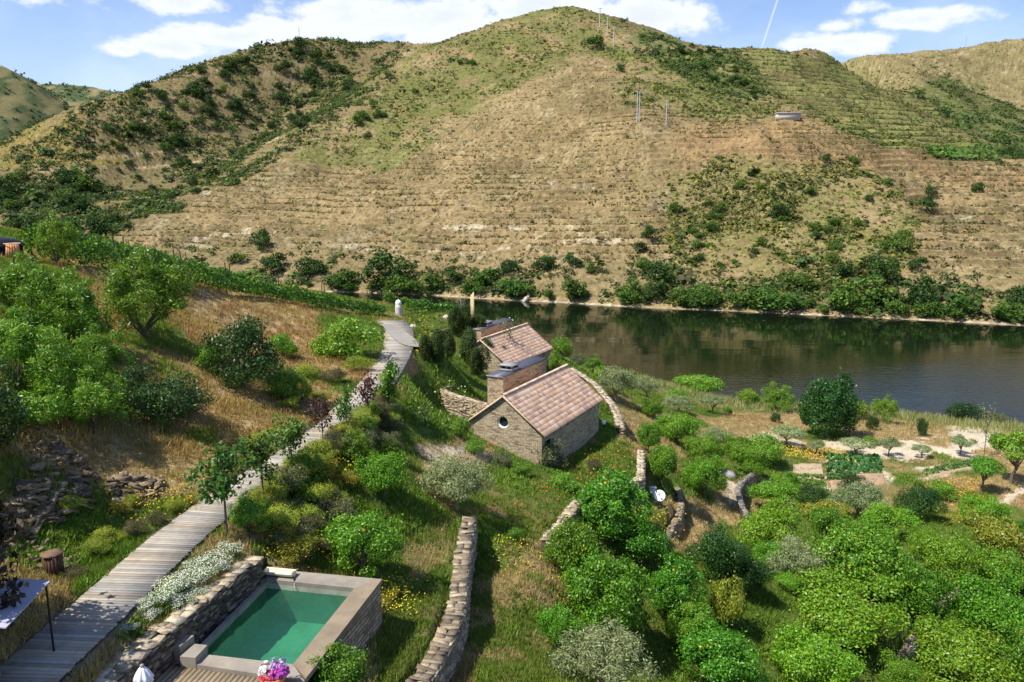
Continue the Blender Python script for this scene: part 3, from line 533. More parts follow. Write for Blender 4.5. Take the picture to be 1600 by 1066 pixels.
# ------------------------------------------------------------------ boardwalk, pool, walls, houses
rng = np.random.default_rng(7)
def along(poly, step):
    P = np.array(poly, float); out = []
    L = np.r_[0, np.cumsum(np.hypot(*(P[1:, :2] - P[:-1, :2]).T))]
    for s in np.arange(0, L[-1], step):
        k = min(np.searchsorted(L, s, 'right') - 1, len(P) - 2); t = (s - L[k]) / (L[k + 1] - L[k]); p = P[k] + (P[k + 1] - P[k]) * t; d = P[k + 1] - P[k]; out.append((p, math.atan2(d[1], d[0]), s))
    return out, L[-1]
def smooth_line(P, it=2):
    P = np.array(P, float)
    for _ in range(it):
        Q = [P[0]]
        for a, b in zip(P[:-1], P[1:]): Q += [a * .75 + b * .25, a * .25 + b * .75]
        P = np.array(Q + [P[-1]])
    return P
WALKS = smooth_line(WALK); mb = MB()
pts, L = along(WALKS, .152)
for i, (p, yaw, s) in enumerate(pts):
    w = .95 + (.18 if s > 30 else 0) + rng.normal(0, .018) + .25 * max(0, (s - 44) / 18); g = rng.uniform(.6, 1.12); wm = rng.uniform(-.03, .04)
    for q, (o, hl) in enumerate(((0, w),)):
        mb.box((p[0], p[1], HC - 12.035 + rng.normal(0, .004)), (.069, hl, .02), yaw + rng.normal(0, .006), col=np.array([.375 + wm, .34, .285 - wm]) * g)
for sd_ in (-.62, .62):
    for a, b in zip(WALKS[:-1], WALKS[1:]):
        d = b - a; Ld = np.hypot(*d); nx = np.array([-d[1], d[0]]) / Ld * sd_; c = (a + b) / 2 + nx; mb.box((c[0], c[1], HC - 12.10), (Ld / 2, .05, .04), math.atan2(d[1], d[0]), col=(.12, .10, .07))
tag(mb.build('boardwalk', M['wood_grey']), kind='structure')
# grey path that forks off to the right beyond the boardwalk
fk = smooth_line([PZ(604, 508, -12.02), PZ(622, 522, -12.02), PZ(640, 538, -12.04), PZ(662, 546, -12.25), PZ(690, 549, -12.6)], 3); fl = []
for i, p in enumerate(fk):
    d = fk[min(i + 1, len(fk) - 1)] - fk[max(i - 1, 0)]; d = d / np.hypot(d[0], d[1]); nn = np.array([-d[1], d[0], 0]); w = .8
    fl += [p + nn * w, p - nn * w]
fl = [np.array([q[0], q[1], max(HC - 12.0, max(float(zn(q[0] + ox, q[1] + oy)) for ox in (-.3, 0, .3) for oy in (-.3, 0, .3)) + .05)]) for i, q in enumerate(fl)]
n_ = len(fk); tag(mk('path', np.array(fl) + [0, 0, .05], np.array([[2 * i, 2 * i + 1, 2 * i + 3, 2 * i + 2] for i in range(n_ - 1)]), pm('grey path', (.26, .24, .21), .9, nscale=1.5, namp=.2)), kind='structure')

def stone_run(mb, line, thick, hgt, rng, cap=True, side=1, sl=(.14, .46), sh=(.04, .10), cols=((.40, .32, .21), (.27, .215, .15), (.50, .41, .28), (.20, .16, .12)), capw=1.0, depth=None, capcol=((.50, .40, .26), (.38, .31, .21), (.56, .47, .33))):
    """dry stone wall: a dark core, courses of separate flat stones on its faces and slabs on top; line = top centre line"""
    P = np.array(line, float)
    for a, b in zip(P[:-1], P[1:]):
        d = b - a; Ld = math.hypot(d[0], d[1]); yaw = math.atan2(d[1], d[0]); nn = np.array([math.sin(yaw), -math.cos(yaw), 0])   # right-hand side
        mid = (a + b) / 2; mb.box(mid - [0, 0, hgt / 2 + .1], (Ld / 2 + .02, thick / 2 - .09, hgt / 2 - .02), yaw, 0, -math.atan2(d[2], Ld), col=(.05, .042, .032))
        for sgn in ((1, -1) if side == 0 else (side,)):
            z = -.06
            while z > -hgt:
                h = rng.uniform(*sh); s = rng.uniform(-.2, 0)
                while s < Ld:
                    l = rng.uniform(*sl); t = np.clip((s + l / 2) / Ld, 0, 1); c = a + d * t + nn * sgn * (thick / 2 - .10 + rng.uniform(-.03, .05)); c = c + np.array([0, 0, z - h / 2])
                    mb.box(c, (l / 2 - .008, .12, h / 2 - .006), yaw + rng.normal(0, .06), rng.normal(0, .05), rng.normal(0, .03), np.array(cols[rng.integers(len(cols))]) * rng.uniform(.75, 1.15), .012, rng); s += l
                z -= h
        if cap:
            s = 0.0
            while s < Ld:
                l = rng.uniform(.13, .40); t = min((s + l / 2) / Ld, 1); k = 1 if rng.random() < .5 else 2; w = thick * capw * rng.uniform(.88, 1.08)
                for q in range(k):
                    o = 0 if k == 1 else (q - .5) * w * .5 * 1.0
                    c = a + d * t + nn * (o + rng.uniform(-.04, .04)) + np.array([0, 0, -.03 + rng.uniform(-.015, .02)])
                    mb.box(c, (l / 2 - .006, w / 2 / k - .008, .03), yaw + rng.normal(0, .13), rng.normal(0, .05), -math.atan2(d[2], Ld) + rng.normal(0, .03), np.array(capcol[rng.integers(len(capcol))]) * rng.uniform(.62, 1.12), .035, rng)
                s += l
def drywall(name, key, label, group, thick=.6, extra=.35, sub=None, **kw):
    pts, h = WALLS[key]; P = smooth_line(pts, 1); mb = MB(); P = P.copy()
    P[:, 2] += .18 + np.array([0.04 * math.sin(i * 2.3) for i in range(len(P))]); stone_run(mb, P, thick, h + extra, rng, **kw)
    return tag(mb.build(name, M['dry_stone']), label, 'wall', group)
G_W = 'dry stone retaining walls of the garden terraces'
drywall('dry_stone_wall', 'pathwall', 'long dry stone terrace wall topped with flat tan slabs running down from the olive tree beside the pool', G_W, thick=.68, capcol=((.36, .285, .18), (.25, .20, .135), (.43, .35, .24), (.18, .145, .10)))
drywall('dry_stone_wall', 'shortwall', 'short slanting dry stone wall in the grass left of the orange trees, below the nearer house', G_W, thick=.62)
drywall('dry_stone_wall', 'terracewall', 'square-cornered stone wall holding up the green terrace right of the nearer house, above the satellite dish', G_W, thick=.55)
drywall('dry_stone_wall', 'curvedwall', 'curved pale stone wall bending round the grass behind the nearer house', G_W, thick=.7)
drywall('dry_stone_wall', 'orchardwall', 'crumbling shaded stone wall on the dry terrace just below the satellite dish', G_W, thick=.42, capcol=((.30, .24, .16), (.22, .18, .12), (.36, .29, .19)))
drywall('dry_stone_wall', 'lowerwall', 'weathered grey stone wall between the orchard trees left of the vegetable plots', G_W, thick=.42, capcol=((.27, .24, .20), (.20, .175, .14), (.34, .30, .24)))
drywall('dry_stone_wall', 'rightwall', 'broken dry stone wall half hidden between the crowns in the lower right orchard', G_W, thick=.45, capcol=((.30, .25, .18), (.22, .18, .13), (.36, .30, .2)))

# ---- pool
ZC, ZWA, ZDK = HC - 13.35, HC - 13.52, HC - 13.47
def Q(px, py, z): return PZ(px, py, z - HC)
inFL, inFR, inNR, inNL = Q(416, 905, ZC), Q(554, 919, ZC), Q(458, 1038, ZC), Q(300, 1020, ZC)
outFL, outFR, outNR, outNL = Q(412, 888, ZC), Q(597, 905, ZC), Q(478, 1060, ZC), Q(270, 1026, ZC)
pool = thing('swimming_pool', 'green swimming pool of stone with a wide concrete rim beside the boardwalk', 'pool', ((inFL + inNR) / 2) * [1, 1, 0] + [0, 0, HC - 15.4])
pl = np.array(pool.location)
def prism(mb, top, h, col=(1, 1, 1), uvscale=True):       # slab with a polygon top (counter-clockwise) and depth h, uv in metres on the sides
    top = np.array(top, float); n = len(top); bot = top - [0, 0, h]
    mb.add(top, [list(range(n))] if n == 4 else [[0, i, i + 1] for i in range(1, n - 1)], col, top[:, :2]); acc = 0
    for i in range(n):
        a, b = top[i], top[(i + 1) % n]; L = math.hypot(*(b - a)[:2]); za, zb = a[2], b[2]
        mb.add([a, b, b - [0, 0, h], a - [0, 0, h]], [[3, 2, 1, 0]], col, [[acc, za], [acc + L, zb], [acc + L, zb - h], [acc, za - h]]); acc += L
nearFrontL, nearFrontR = Q(284, 1035, ZC), Q(476, 1064, ZC)
def rim(name, quad, mat):
    mb = MB(); prism(mb, [np.array(q) - pl for q in quad], .16); return mb.build(name, mat, pool)
rim('rim', [outFL, inFL, inFR + [.0, 0, 0], outFR], M['concrete']).name = 'far_rim'
rim('side_rim', [outFR + [.003, -.003, .004], inFR + [0, 0, .004], inNR + [0, 0, .004], outNR + [0, 0, .004]], M['coping_warm'])
rim('near_rim', [inNL, nearFrontL, nearFrontR, inNR - [.004, 0, 0]], M['concrete'])
mb = MB(); ins = lambda a, b, t: a + (b - a) * t
oR0, oR1 = outFR - [.04, .05, .16], outNR - [.05, .02, .16]; oF0 = outFL - [0, .05, .16]
for a, b in ((oR1 - [.4, .6, 0], oR0), (oR0, oF0)):
    mb.quadwall(a - pl, b - pl, HC - 17.6 - pl[2], a[2] - pl[2], u0=mb.n)
mb.build('side_wall', M['pool_stone'], pool); mb = MB()
for a, b in ((inNR, inNL), (inNL, inFL), (inFL, inFR), (inFR, inNR)): mb.quadwall(a - [0, 0, .16] - pl, b - [0, 0, .16] - pl, HC - 15.2 - pl[2], a[2] - .16 - pl[2], u0=mb.n)
mb.build('inner_wall', pm('pool plaster', (.34, .36, .28), .9, nscale=1.6, namp=.45), pool)
def pool_extra(k, c, tc):
    n = k.noise(tc.outputs['Object'], .9, 4, .55); c2 = k.mix(k.sstep(n, .35, .7), c, (.02, .11, .07)); c2 = k.mix(k.m('MULTIPLY', k.sstep(k.noise(tc.outputs['Object'], 2.3, 4, .6), .62, .8), .35), c2, (.08, .20, .04))
    bp = k.n('ShaderNodeBump'); bp.inputs['Distance'].default_value = .06; bp.inputs['Strength'].default_value = .5; k.l(k.noise(tc.outputs['Object'], 5, 3, .5), bp.inputs['Height']); return c2, bp.outputs[0]
wq = np.array([inNL, inNR, inFR, inFL]) - [0, 0, .34]
def clear_water():
    m = bpy.data.materials.new('pool water'); m.use_nodes = True; m.node_tree.nodes.clear(); k = NT(m.node_tree); out = k.n('ShaderNodeOutputMaterial'); tc = k.n('ShaderNodeTexCoord')
    bp = k.n('ShaderNodeBump'); bp.inputs['Distance'].default_value = .05; bp.inputs['Strength'].default_value = .8; k.l(k.noise(tc.outputs['Object'], 3.6, 3, .5), bp.inputs['Height'])
    tr = k.n('ShaderNodeBsdfTransparent'); tr.inputs[0].default_value = (.36, .74, .56, 1); df = k.n('ShaderNodeBsdfDiffuse'); df.inputs[0].default_value = (.03, .135, .09, 1); gl_ = k.n('ShaderNodeBsdfGlossy'); gl_.inputs['Roughness'].default_value = .03; fr = k.n('ShaderNodeFresnel'); fr.inputs[0].default_value = 1.33
    for q in (gl_, fr): k.l(bp.outputs[0], q.inputs['Normal'])
    m1 = k.n('ShaderNodeMixShader'); m1.inputs[0].default_value = .32; k.l(tr.outputs[0], m1.inputs[1]); k.l(df.outputs[0], m1.inputs[2]); m2 = k.n('ShaderNodeMixShader'); k.l(fr.outputs[0], m2.inputs[0]); k.l(m1.outputs[0], m2.inputs[1]); k.l(gl_.outputs[0], m2.inputs[2]); k.l(m2.outputs[0], out.inputs[0]); return m
o = mk('water', wq - pl, np.array([[0, 1, 2, 3]]), clear_water(), pool)
fq = np.array([inNL, inNR, inFR, inFL]) - [0, 0, 1.5]; mk('floor', fq - pl, np.array([[0, 1, 2, 3]]), pm('pool floor', (.42, .56, .46), .9, nscale=1.1, namp=.4), pool)
# narrow ledge under the tall left wall
mb = MB(); e = np.array([.10, -.02, 0]); prism(mb, [inFL - pl - [0.06, 0, .05], inNL - pl - [0.06, 0, .05], inNL + e - pl - [0, 0, .05], inFL + e - pl - [0, 0, .05]], .12); mb.build('ledge', M['concrete'], pool)
# steps
stp = thing('pool_steps', 'two grey concrete steps from the deck to the pool edge by the dry stone wall', 'steps', tuple(Q(290, 1030, ZDK)))
sl_ = np.array(stp.location)
def block(name, quadpx, ztop, zbot):
    q = [Q(x, y, ztop) - sl_ for x, y in quadpx]; mb = MB(); prism(mb, q, ztop - zbot); return mb.build(name, M['concrete'], stp)
block('step', [(262, 1008), (281, 1010), (303, 993), (284, 991)], ZC + .42, ZDK - .05); block('step', [(281, 1026), (305, 1028), (324, 1008), (304, 1006)], ZC + .22, ZDK - .05)
# trough with a spout
tr = thing('stone_trough', 'pale carved stone trough on the far rim of the pool with a spout', 'trough', tuple(Q(437, 900, ZC)), math.atan2((outFR - outFL)[1], (outFR - outFL)[0]))
mb = MB(); nseg = 14; prof = [(.20 * math.sin(a), -.20 * math.cos(a) * .9) for a in np.linspace(-math.pi / 2, math.pi / 2, nseg)]; inn = [(.15 * math.sin(a), -.14 * math.cos(a)) for a in np.linspace(math.pi / 2, -math.pi / 2, nseg)]
ring = np.array(prof + inn); n = len(ring); xs = [-.56, -.50, .50, .56]; V = []
for i, x in enumerate(xs): s_ = .93 if i in (0, 3) else 1.0; V.append(np.c_[np.full(n, x), ring[:, 0] * s_, ring[:, 1] * s_ + .20])
mb.add(np.concatenate(V), [[i * n + j, i * n + (j + 1) % n, (i + 1) * n + (j + 1) % n, (i + 1) * n + j] for i in range(3) for j in range(n)])
for x in (-.53, .53):
    ee = np.array(prof); mb.add(np.r_[np.c_[np.full(nseg, x - .03), ee[:, 0], ee[:, 1] + .2], np.c_[np.full(nseg, x + .03), ee[:, 0], ee[:, 1] + .2]], [[j, j + 1, nseg + j + 1, nseg + j] for j in range(nseg - 1)]); c0 = np.array([[x - .03, 0, .2], [x + .03, 0, .2]])
    mb.add(np.r_[np.c_[np.full(nseg, x - .03), ee[:, 0], ee[:, 1] + .2], c0[:1]], [[j, j + 1, nseg] for j in range(nseg - 1)]); mb.add(np.r_[np.c_[np.full(nseg, x + .03), ee[:, 0], ee[:, 1] + .2], c0[1:]], [[j, j + 1, nseg] for j in range(nseg - 1)])
mb.build('trough_body', M['white_stone'], tr, True)
mb = MB(); mb.tube([(.48, -.05, .08), (.62, -.16, .06), (.70, -.30, -.04)], [.035, .03, .03], 8); mb.build('spout', M['black_metal'], tr, True)
mb = MB(); mb.tube([(.70, -.30, -.04), (.72, -.36, -.10), (.73, -.39, -.17)], [.012, .011, .014], 6); mb.build('water_jet', pm('water jet', (.55, .62, .60), .1, spec=.6), tr, True)
# deck in front of the pool
mb = MB(); dA, dB = Q(250, 1030, ZDK), Q(520, 1075, ZDK); dirx = (inFL - inNL) / np.linalg.norm(inFL - inNL); crs = np.array([dirx[1], -dirx[0], 0])
front = (nearFrontR - nearFrontL) / np.linalg.norm(nearFrontR - nearFrontL)
for i in range(-9, 34):
    c = nearFrontL + front * (i * .155) + [0, 0, ZDK - ZC]; g = rng.uniform(.85, 1.1)
    mb.box(c - dirx * 1.6 + [0, 0, -.03], (1.59, .071, .022), math.atan2(dirx[1], dirx[0]), col=np.array([.40, .31, .19]) * g)
tag(mb.build('wooden_deck', M['wood_grey']), kind='structure')
# tall dry stone wall along the left of the pool: wide slab top, dark face to the water
ZT = HC - 12.5
tops = [(Q(408, 872, ZT), Q(381, 870, ZT)), (Q(372, 900, ZT), Q(341, 902, ZT)), (Q(338, 926, ZT), Q(305, 932, ZT)), (Q(311, 949, ZT), Q(280, 952, ZT)), (Q(275, 980, ZT), Q(240, 980, ZT)), (Q(240, 1011, ZT), Q(196, 1010, ZT)), (Q(205, 1044, ZT), Q(150, 1045, ZT)), (Q(165, 1085, ZT), Q(100, 1085, ZT))]
mb = MB(); cl = [(a + b) / 2 for a, b in tops][::-1]; th = [np.linalg.norm(a - b) for a, b in tops][::-1]
for a, b, t0, t1 in zip(cl[:-1], cl[1:], th[:-1], th[1:]):
    stone_run(mb, [a, b], (t0 + t1) / 2, 1.35, rng, side=0, sl=(.14, .38), sh=(.05, .11), cols=((.17, .13, .09), (.10, .08, .06), (.25, .19, .125), (.07, .06, .05)))
tag(mb.build('dry_stone_wall', M['dry_stone']), 'thick dry stone wall with a broad slab top between the white flowers and the pool', 'wall', G_W)
# flower pot on the near rim
pot = thing('flower_pot', 'round terracotta pot of white, red and purple petunias at the near corner of the pool', 'flower pot', tuple(Q(428, 1056, HC - 13.0)))
mb = MB(); mb.lathe([(0, -.45), (.22, -.45), (.30, -.06), (.335, -.06), (.335, .02), (.30, .02), (.28, -.03), (0, -.03)], n=28); mb.build('pot', M['terracotta'], pot, True)
def petals(n, cols, rad, hh, seed, sz=.055, ctr=(0, 0, 0)):
    r = np.random.default_rng(seed); V = []; Cc = []; F = []
    for i in range(n):
        d = r.normal(size=3); d[2] = abs(d[2]) * .8; d /= np.linalg.norm(d); p = d * np.array([rad, rad, hh]) * r.uniform(.8, 1.05) + np.array(ctr); nrm = d + r.normal(0, .3, 3); nrm /= np.linalg.norm(nrm); u = np.cross(nrm, (0.3, .1, 1)); u /= np.linalg.norm(u); w = np.cross(nrm, u)
        k = len(V); s = sz * r.uniform(.7, 1.2); cc = np.array(cols[r.integers(len(cols))]) * r.uniform(.85, 1.1)
        V.append(p); Cc.append(cc * .8)
        for j in range(5): a = j / 5 * 2 * math.pi; V.append(p + s * (math.cos(a) * u + math.sin(a) * w) + nrm * s * .3); Cc.append(cc); F.append([k, k + 1 + j, k + 1 + (j + 1) % 5])
    return np.array(V), np.array(F), np.array(Cc)
V, F, Cc = petals(120, [(.62, .08, .42), (.42, .07, .50), (.50, .14, .55)], .26, .26, 3, ctr=(.14, .02, .06)); mk('purple_flowers', V, [F], M['petal'], pot, Cc)
V, F, Cc = petals(60, [(.70, .06, .13), (.78, .20, .22), (.75, .12, .10)], .22, .20, 4, ctr=(-.16, -.05, .0)); mk('red_flowers', V, [F], M['petal'], pot, Cc)
V, F, Cc = petals(45, [(.85, .82, .84)], .22, .26, 5, ctr=(-.20, .06, .12)); mk('white_flowers', V, [F], M['petal'], pot, Cc)
V, F, Cc = petals(70, [(.40, .32, .62), (.52, .45, .72)], .26, .36, 6, .04, ctr=(.10, .1, .14)); mk('lilac_flowers', V, [F], M['petal'], pot, Cc)
# closed parasol
pa = thing('closed_parasol', 'closed white garden parasol standing below the pool wall', 'parasol', tuple(Q(222, 1042, HC - 12.0) - [0, 0, 1.9]))
mb = MB(); mb.lathe([(.02, .0), (.02, 1.9)], n=8); mb.build('pole', M['black_metal'], pa, True)
mb = MB(); mb.lathe([(.23, .75), (.22, 1.15), (.20, 1.5), (.245, 1.52), (.19, 1.66), (.12, 1.80), (.05, 1.90), (0, 1.92)], n=48, wob=.13, k=8); mb.build('canopy', M['cloth_white'], pa, True)
mb = MB(); mb.lathe([(0, 1.98), (.05, 1.96), (.055, 1.91), (.03, 1.89)], n=12); mb.build('finial', M['slate_trim'], pa, True)
# shade canopy on thin posts at the left edge
zS = HC - 10.05; cq = [Q(18, 903, zS + .05), Q(79, 907, zS), Q(9, 981, zS), Q(-62, 972, zS + .05)]
sh = thing('shade_canopy', 'taut pale shade canopy on thin black posts over the boardwalk edge', 'shade canopy', tuple(cq[1] * [1, 1, 0] + [0, 0, HC - 12.05])); so = np.array(sh.location)
mb = MB(); prism(mb, [q - so for q in (cq[0], cq[3], cq[2], cq[1])], .03); mb.build('canopy_cloth', M['shade_cloth'], sh)
for i, q in enumerate(cq):
    if i in (0, 2): continue
    f = cq[(i + 2) % 4]; p = q + (f - q) * .06; mb = MB(); mb.tube([(p[0] - so[0], p[1] - so[1], -.3), (p[0] - so[0], p[1] - so[1], p[2] - so[2] - .035)], [.028, .028], 8); mb.build('post', M['black_metal'], sh, True)
# slatted wooden bin
bn = thing('slatted_bin', 'round brown slatted wooden bin on the stony bank above the boardwalk', 'bin', tuple(cast(85, 899))); bn.scale = (.82, .82, .86)
mb = MB()
for i in range(18): a = i / 18 * 2 * math.pi; mb.box((.34 * math.cos(a), .34 * math.sin(a), .42), (.015, .052, .42), a, col=np.array([.11, .06, .038]) * rng.uniform(.7, 1.2))
mb.build('slats', M['wood_brown'], bn); mb = MB()
for i in range(7): y = (i - 3) * .115; w = math.sqrt(max(.38 ** 2 - y * y, .01)); mb.box((0, y, .87), (w, .052, .016), 0, col=np.array([.19, .115, .072]) * rng.uniform(.8, 1.2))
mb.build('lid', M['wood_brown'], bn)
mb = MB(); mb.lathe([(.30, .02), (.30, .80), (0, .80)], n=16); mb.build('liner', M['dark'], bn, True)
# slatted lamp and dark hut at the left edge
lp = PD(20, 391, 42.0); ln = thing('slatted_lamp', 'tapered orange wooden slat basket on a dark post at the end of the vine row', 'basket', (lp[0], lp[1], float(zn(lp[0], lp[1]))))
hz = lp[2] - ln.location[2]; mb = MB()
for i in range(16): a = i / 16 * 2 * math.pi; mb.box((.31 * math.cos(a), .31 * math.sin(a), hz), (.014, .052, .36), a, .0, .12 * -1, col=np.array([.62, .30, .12]) * rng.uniform(.75, 1.15))
mb.build('basket', M['wood_brown'], ln); mb = MB(); mb.lathe([(.37, hz + .33), (.39, hz + .33), (.39, hz + .37), (.37, hz + .37), (.37, hz + .33)], n=24, col=(.66, .48, .32)); mb.build('rim', M['wood_brown'], ln, True)
mb = MB(); mb.tube([(0, 0, -.4), (0, 0, hz - .3)], [.06, .05], 8); mb.build('post', M['black_metal'], ln, True)
hp = PD(2, 398, 47.0); hut = thing('dark_hut', 'dark rounded hut roof at the left edge behind the slatted basket', 'hut', (hp[0] - .4, hp[1], float(zn(hp[0], hp[1])) - .2))
hh = PD(2, 370, 47.0)[2] - hut.location[2]; mb = MB(); mb.lathe([(1.45, 0), (1.5, hh * .55), (1.42, hh * .6)], n=28); mb.build('wall', M['dark'], hut)
mb = MB(); mb.lathe([(1.65, hh * .6), (1.6, hh * .68), (1.2, hh * .88), (.6, hh * .97), (0, hh)], n=28); mb.build('roof', M['black_metal'], hut, True)

# ---- houses
def house(label, apex, az, W, h, L, detail):
    """local axes: x to the right across the gable, y along the ridge, z up; origin under the apex of the front gable"""
    zg = -6.2 + h; root = thing('stone_house', label, 'house', (apex[0], apex[1], apex[2] - h - 2.7), -az, 'stone cottages above the river')
    e = 2.7; w2 = W / 2; sl = h / w2; wi = w2 - .28; ez = e + h - sl * wi - .03; ap = e + h - .06
    mb = MB(); g0 = -1.6
    # front and back gables and the two long walls; right wall with a doorway near its front corner
    nseg = 40
    for y, fl in ((.16, 0), (L - .16, 1)):
        P = [(-wi, g0), (wi, g0), (wi, ez), (0, ap), (-wi, ez)]
        if fl == 0:      # round opening in the front gable
            cx, cz, r = -.10, e + .52, .43; ring = [(cx + r * math.cos(a), cz + r * math.sin(a)) for a in np.linspace(0, 2 * math.pi, nseg, endpoint=False)]
            def outer(a):
                dx, dz = math.cos(a), math.sin(a); best = 1e9; m = len(P)
                for i in range(m):
                    (x0, z0), (x1, z1) = P[i], P[(i + 1) % m]; ex, ezz = x1 - x0, z1 - z0; den = dx * ezz - dz * ex
                    if abs(den) < 1e-9: continue
                    t = ((x0 - cx) * ezz - (z0 - cz) * ex) / den; u = ((x0 - cx) * dz - (z0 - cz) * dx) / den
                    if t > 0 and -1e-6 <= u <= 1 + 1e-6: best = min(best, t)
                return (cx + dx * best, cz + dz * best)
            angs = sorted(list(np.linspace(0, 2 * math.pi, nseg, endpoint=False)) + [math.atan2(z - cz, x - cx) % (2 * math.pi) for x, z in P]); m = len(angs)
            o = [outer(a) for a in angs]; i_ = [(cx + r * math.cos(a), cz + r * math.sin(a)) for a in angs]
            V = [(x, y, z) for x, z in o] + [(x, y, z) for x, z in i_]; mb.add(V, [[j, (j + 1) % m, m + (j + 1) % m, m + j] for j in range(m)], uv=[(x, z) for x, z in o + i_])
            V = [(x, y, z) for x, z in i_] + [(x, y + .34, z) for x, z in i_]; mb.add(V, [[j, m + j, m + (j + 1) % m, (j + 1) % m] for j in range(m)], uv=[(a, 0) for a in angs] + [(a, .34) for a in angs])
        else: mb.add([(x, y, z) for x, z in P], [[2, 1, 0], [3, 2, 0], [4, 3, 0]], uv=P)
    mb.quadwall((-wi, L - .16), (-wi, .16), g0, ez)
    d0, d1 = .62, 1.52
    mb.quadwall((wi, .16), (wi, d0), g0, ez); mb.quadwall((wi, d0), (wi, d1), g0, .0, u0=d0); mb.quadwall((wi, d0), (wi, d1), 2.15, ez, u0=d0); mb.quadwall((wi, d1), (wi, L - .16), g0, ez, u0=d1)
    mb.build('wall', M['house_stone'], root)
    mb = MB(); 
    for (a, b, z0, z1) in (((wi, d0), (wi - .4, d0), 0, 2.15), ((wi - .4, d1), (wi, d1), 0, 2.15), ((wi - .4, d0), (wi - .4, d1), 0, 2.15)): mb.quadwall(a, b, z0, z1)
    mb.build('doorway', M['dark'], root)
    # window: deep ring and glass
    wn = MB(); cx, cz = -.10, e + .52; a = np.linspace(0, 2 * math.pi, 40, endpoint=False)
    V = np.concatenate([np.c_[cx + r_ * np.cos(a), np.full(40, y_), cz + r_ * np.sin(a)] for r_, y_ in ((.425, .24), (.425, .40), (.36, .40), (.36, .30), (.40, .24), (.425, .24))])
    wn.add(V, [[i * 40 + j, i * 40 + (j + 1) % 40, (i + 1) * 40 + (j + 1) % 40, (i + 1) * 40 + j] for i in range(5) for j in range(40)])
    wo = wn.build('round_window', M['white_paint'], root, True); mb = MB(); mb.add(np.r_[np.c_[cx + .37 * np.cos(a), np.full(40, .36), cz + .37 * np.sin(a)], [[cx, .36, cz]]], [[j, (j + 1) % 40, 40] for j in range(40)]); mb.build('pane', M['glass'], wo)
    # roof: deck boards under separate stepped tiles
    rf = MB(); 
    for s in (-1, 1):
        V = [(0, .05, e + h - .10), (0, L - .05, e + h - .10), (s * w2, L - .05, e - .10), (s * w2, .05, e - .10)]; T = [(x, y, z + .05) for x, y, z in V]
        rf.add(V + T, [[0, 1, 2, 3], [4, 7, 6, 5], [0, 3, 7, 4], [3, 2, 6, 7], [2, 1, 5, 6]], col=(.16, .10, .07))
    rows, tw = 11, .30; slen = math.hypot(w2, h); ang = math.atan2(h, w2); nx = int(round(L / tw)); pal = [(.74, .48, .31), (.66, .43, .275), (.82, .57, .39), (.60, .39, .26), (.76, .47, .29), (.52, .35, .27), (.70, .51, .36)]
    for s in (-1, 1):
        for r_ in range(rows):
            for c_ in range(nx):
                off = 0; grp = rng.random(); cc = np.array(pal[rng.integers(len(pal))]) * rng.uniform(.88, 1.08)
                u = (r_ + .5) * slen / rows + .012; y = (c_ + .5) * L / nx; x = s * u * math.cos(ang); z = e + h - u * math.sin(ang) + .012
                # each tile: a pan with a raised roll along one side
                lh = slen / rows / 2 + .022; ca, sa = math.cos(ang + .035), math.sin(ang + .035)
                prof = [(-.5, .0), (-.44, .035), (-.34, .042), (-.26, .012), (.1, .002), (.5, .0)]
                V = [];
                for t in (-1, 1):
                    for q, zz in prof: V.append((x + s * t * lh * ca, y + q * L / nx * .985, z - t * lh * sa + zz + .016))
                for t in (1,):
                    for q, zz in prof: V.append((x + s * t * lh * ca, y + q * L / nx * .985, z - t * lh * sa + zz - .022))
                F = [[j, j + 1, 6 + j + 1, 6 + j] for j in range(5)] + [[6 + j, 6 + j + 1, 12 + j + 1, 12 + j] for j in range(5)]
                rf.add(V, F if s < 0 else [f[::-1] for f in F], cc)
    ro = rf.build('roof', M['tile'], root)
    rt = MB(); nr = int(L / .42)
    for i in range(nr):
        y0, y1 = i * L / nr, (i + 1) * L / nr + .05; a = np.linspace(-.1, math.pi + .1, 9); V = np.concatenate([np.c_[.15 * rr * np.cos(a), np.full(9, yy), e + h + .03 + .11 * rr * np.sin(a)] for yy, rr in ((y0, 1.0), (y1, .9))]); rt.add(V, [[j, j + 1, 9 + j + 1, 9 + j] for j in range(8)], np.array(pal[rng.integers(len(pal))]) * 1.05)
    rt.build('ridge_tiles', M['tile'], ro, True)
    vg = MB()
    for s in (-1, 1):
        a_ = math.atan2(h, w2); c = (s * w2 / 2, .05, e + h / 2 - .03); vg.box(c, (slen / 2 + .02, .07, .05), 0, 0, s * a_, col=(.48, .38, .27))
    vg.build('gable_trim', M['tile'], root)
    # long flat-roofed block beside the ridge with a slate top and a vent
    bx0, bx1, by0, by1, bt = -3.62, -2.28, 4.3, 11.9, e + h + .10
    bl = MB(); bl.quadwall((bx0, by0), (bx1, by0), 0, bt); bl.quadwall((bx0, by1), (bx0, by0), 0, bt); bl.build('wing_wall', M['house_stone'], root)
    bl = MB(); bl.quadwall((bx1, by0 + .002), (bx1, by1), 1.2, bt); bl.quadwall((bx1, by1), (bx0, by1), 0, bt); bl.build('wing_wall', M['house_stone'], root)
    tp = MB(); tp.box(((bx0 + bx1) / 2, (by0 + by1) / 2, bt + .05), ((bx1 - bx0) / 2 + .06, (by1 - by0) / 2 + .06, .05)); to = tp.build('wing_roof', M['slate'], root)
    ed = MB(); ed.box(((bx0 + bx1) / 2, by0 - .075, bt + .045), ((bx1 - bx0) / 2 + .065, .014, .045)); ed.build('roof_edge', M['slate_trim'], to)
    vt = MB(); vx, vy = bx0 + .72, by0 + 2.2
    vt.box((vx, vy, bt + .20), (.52, .62, .10)); vt.box((vx, vy + .0, bt + .565), (.60, .72, .04)); 
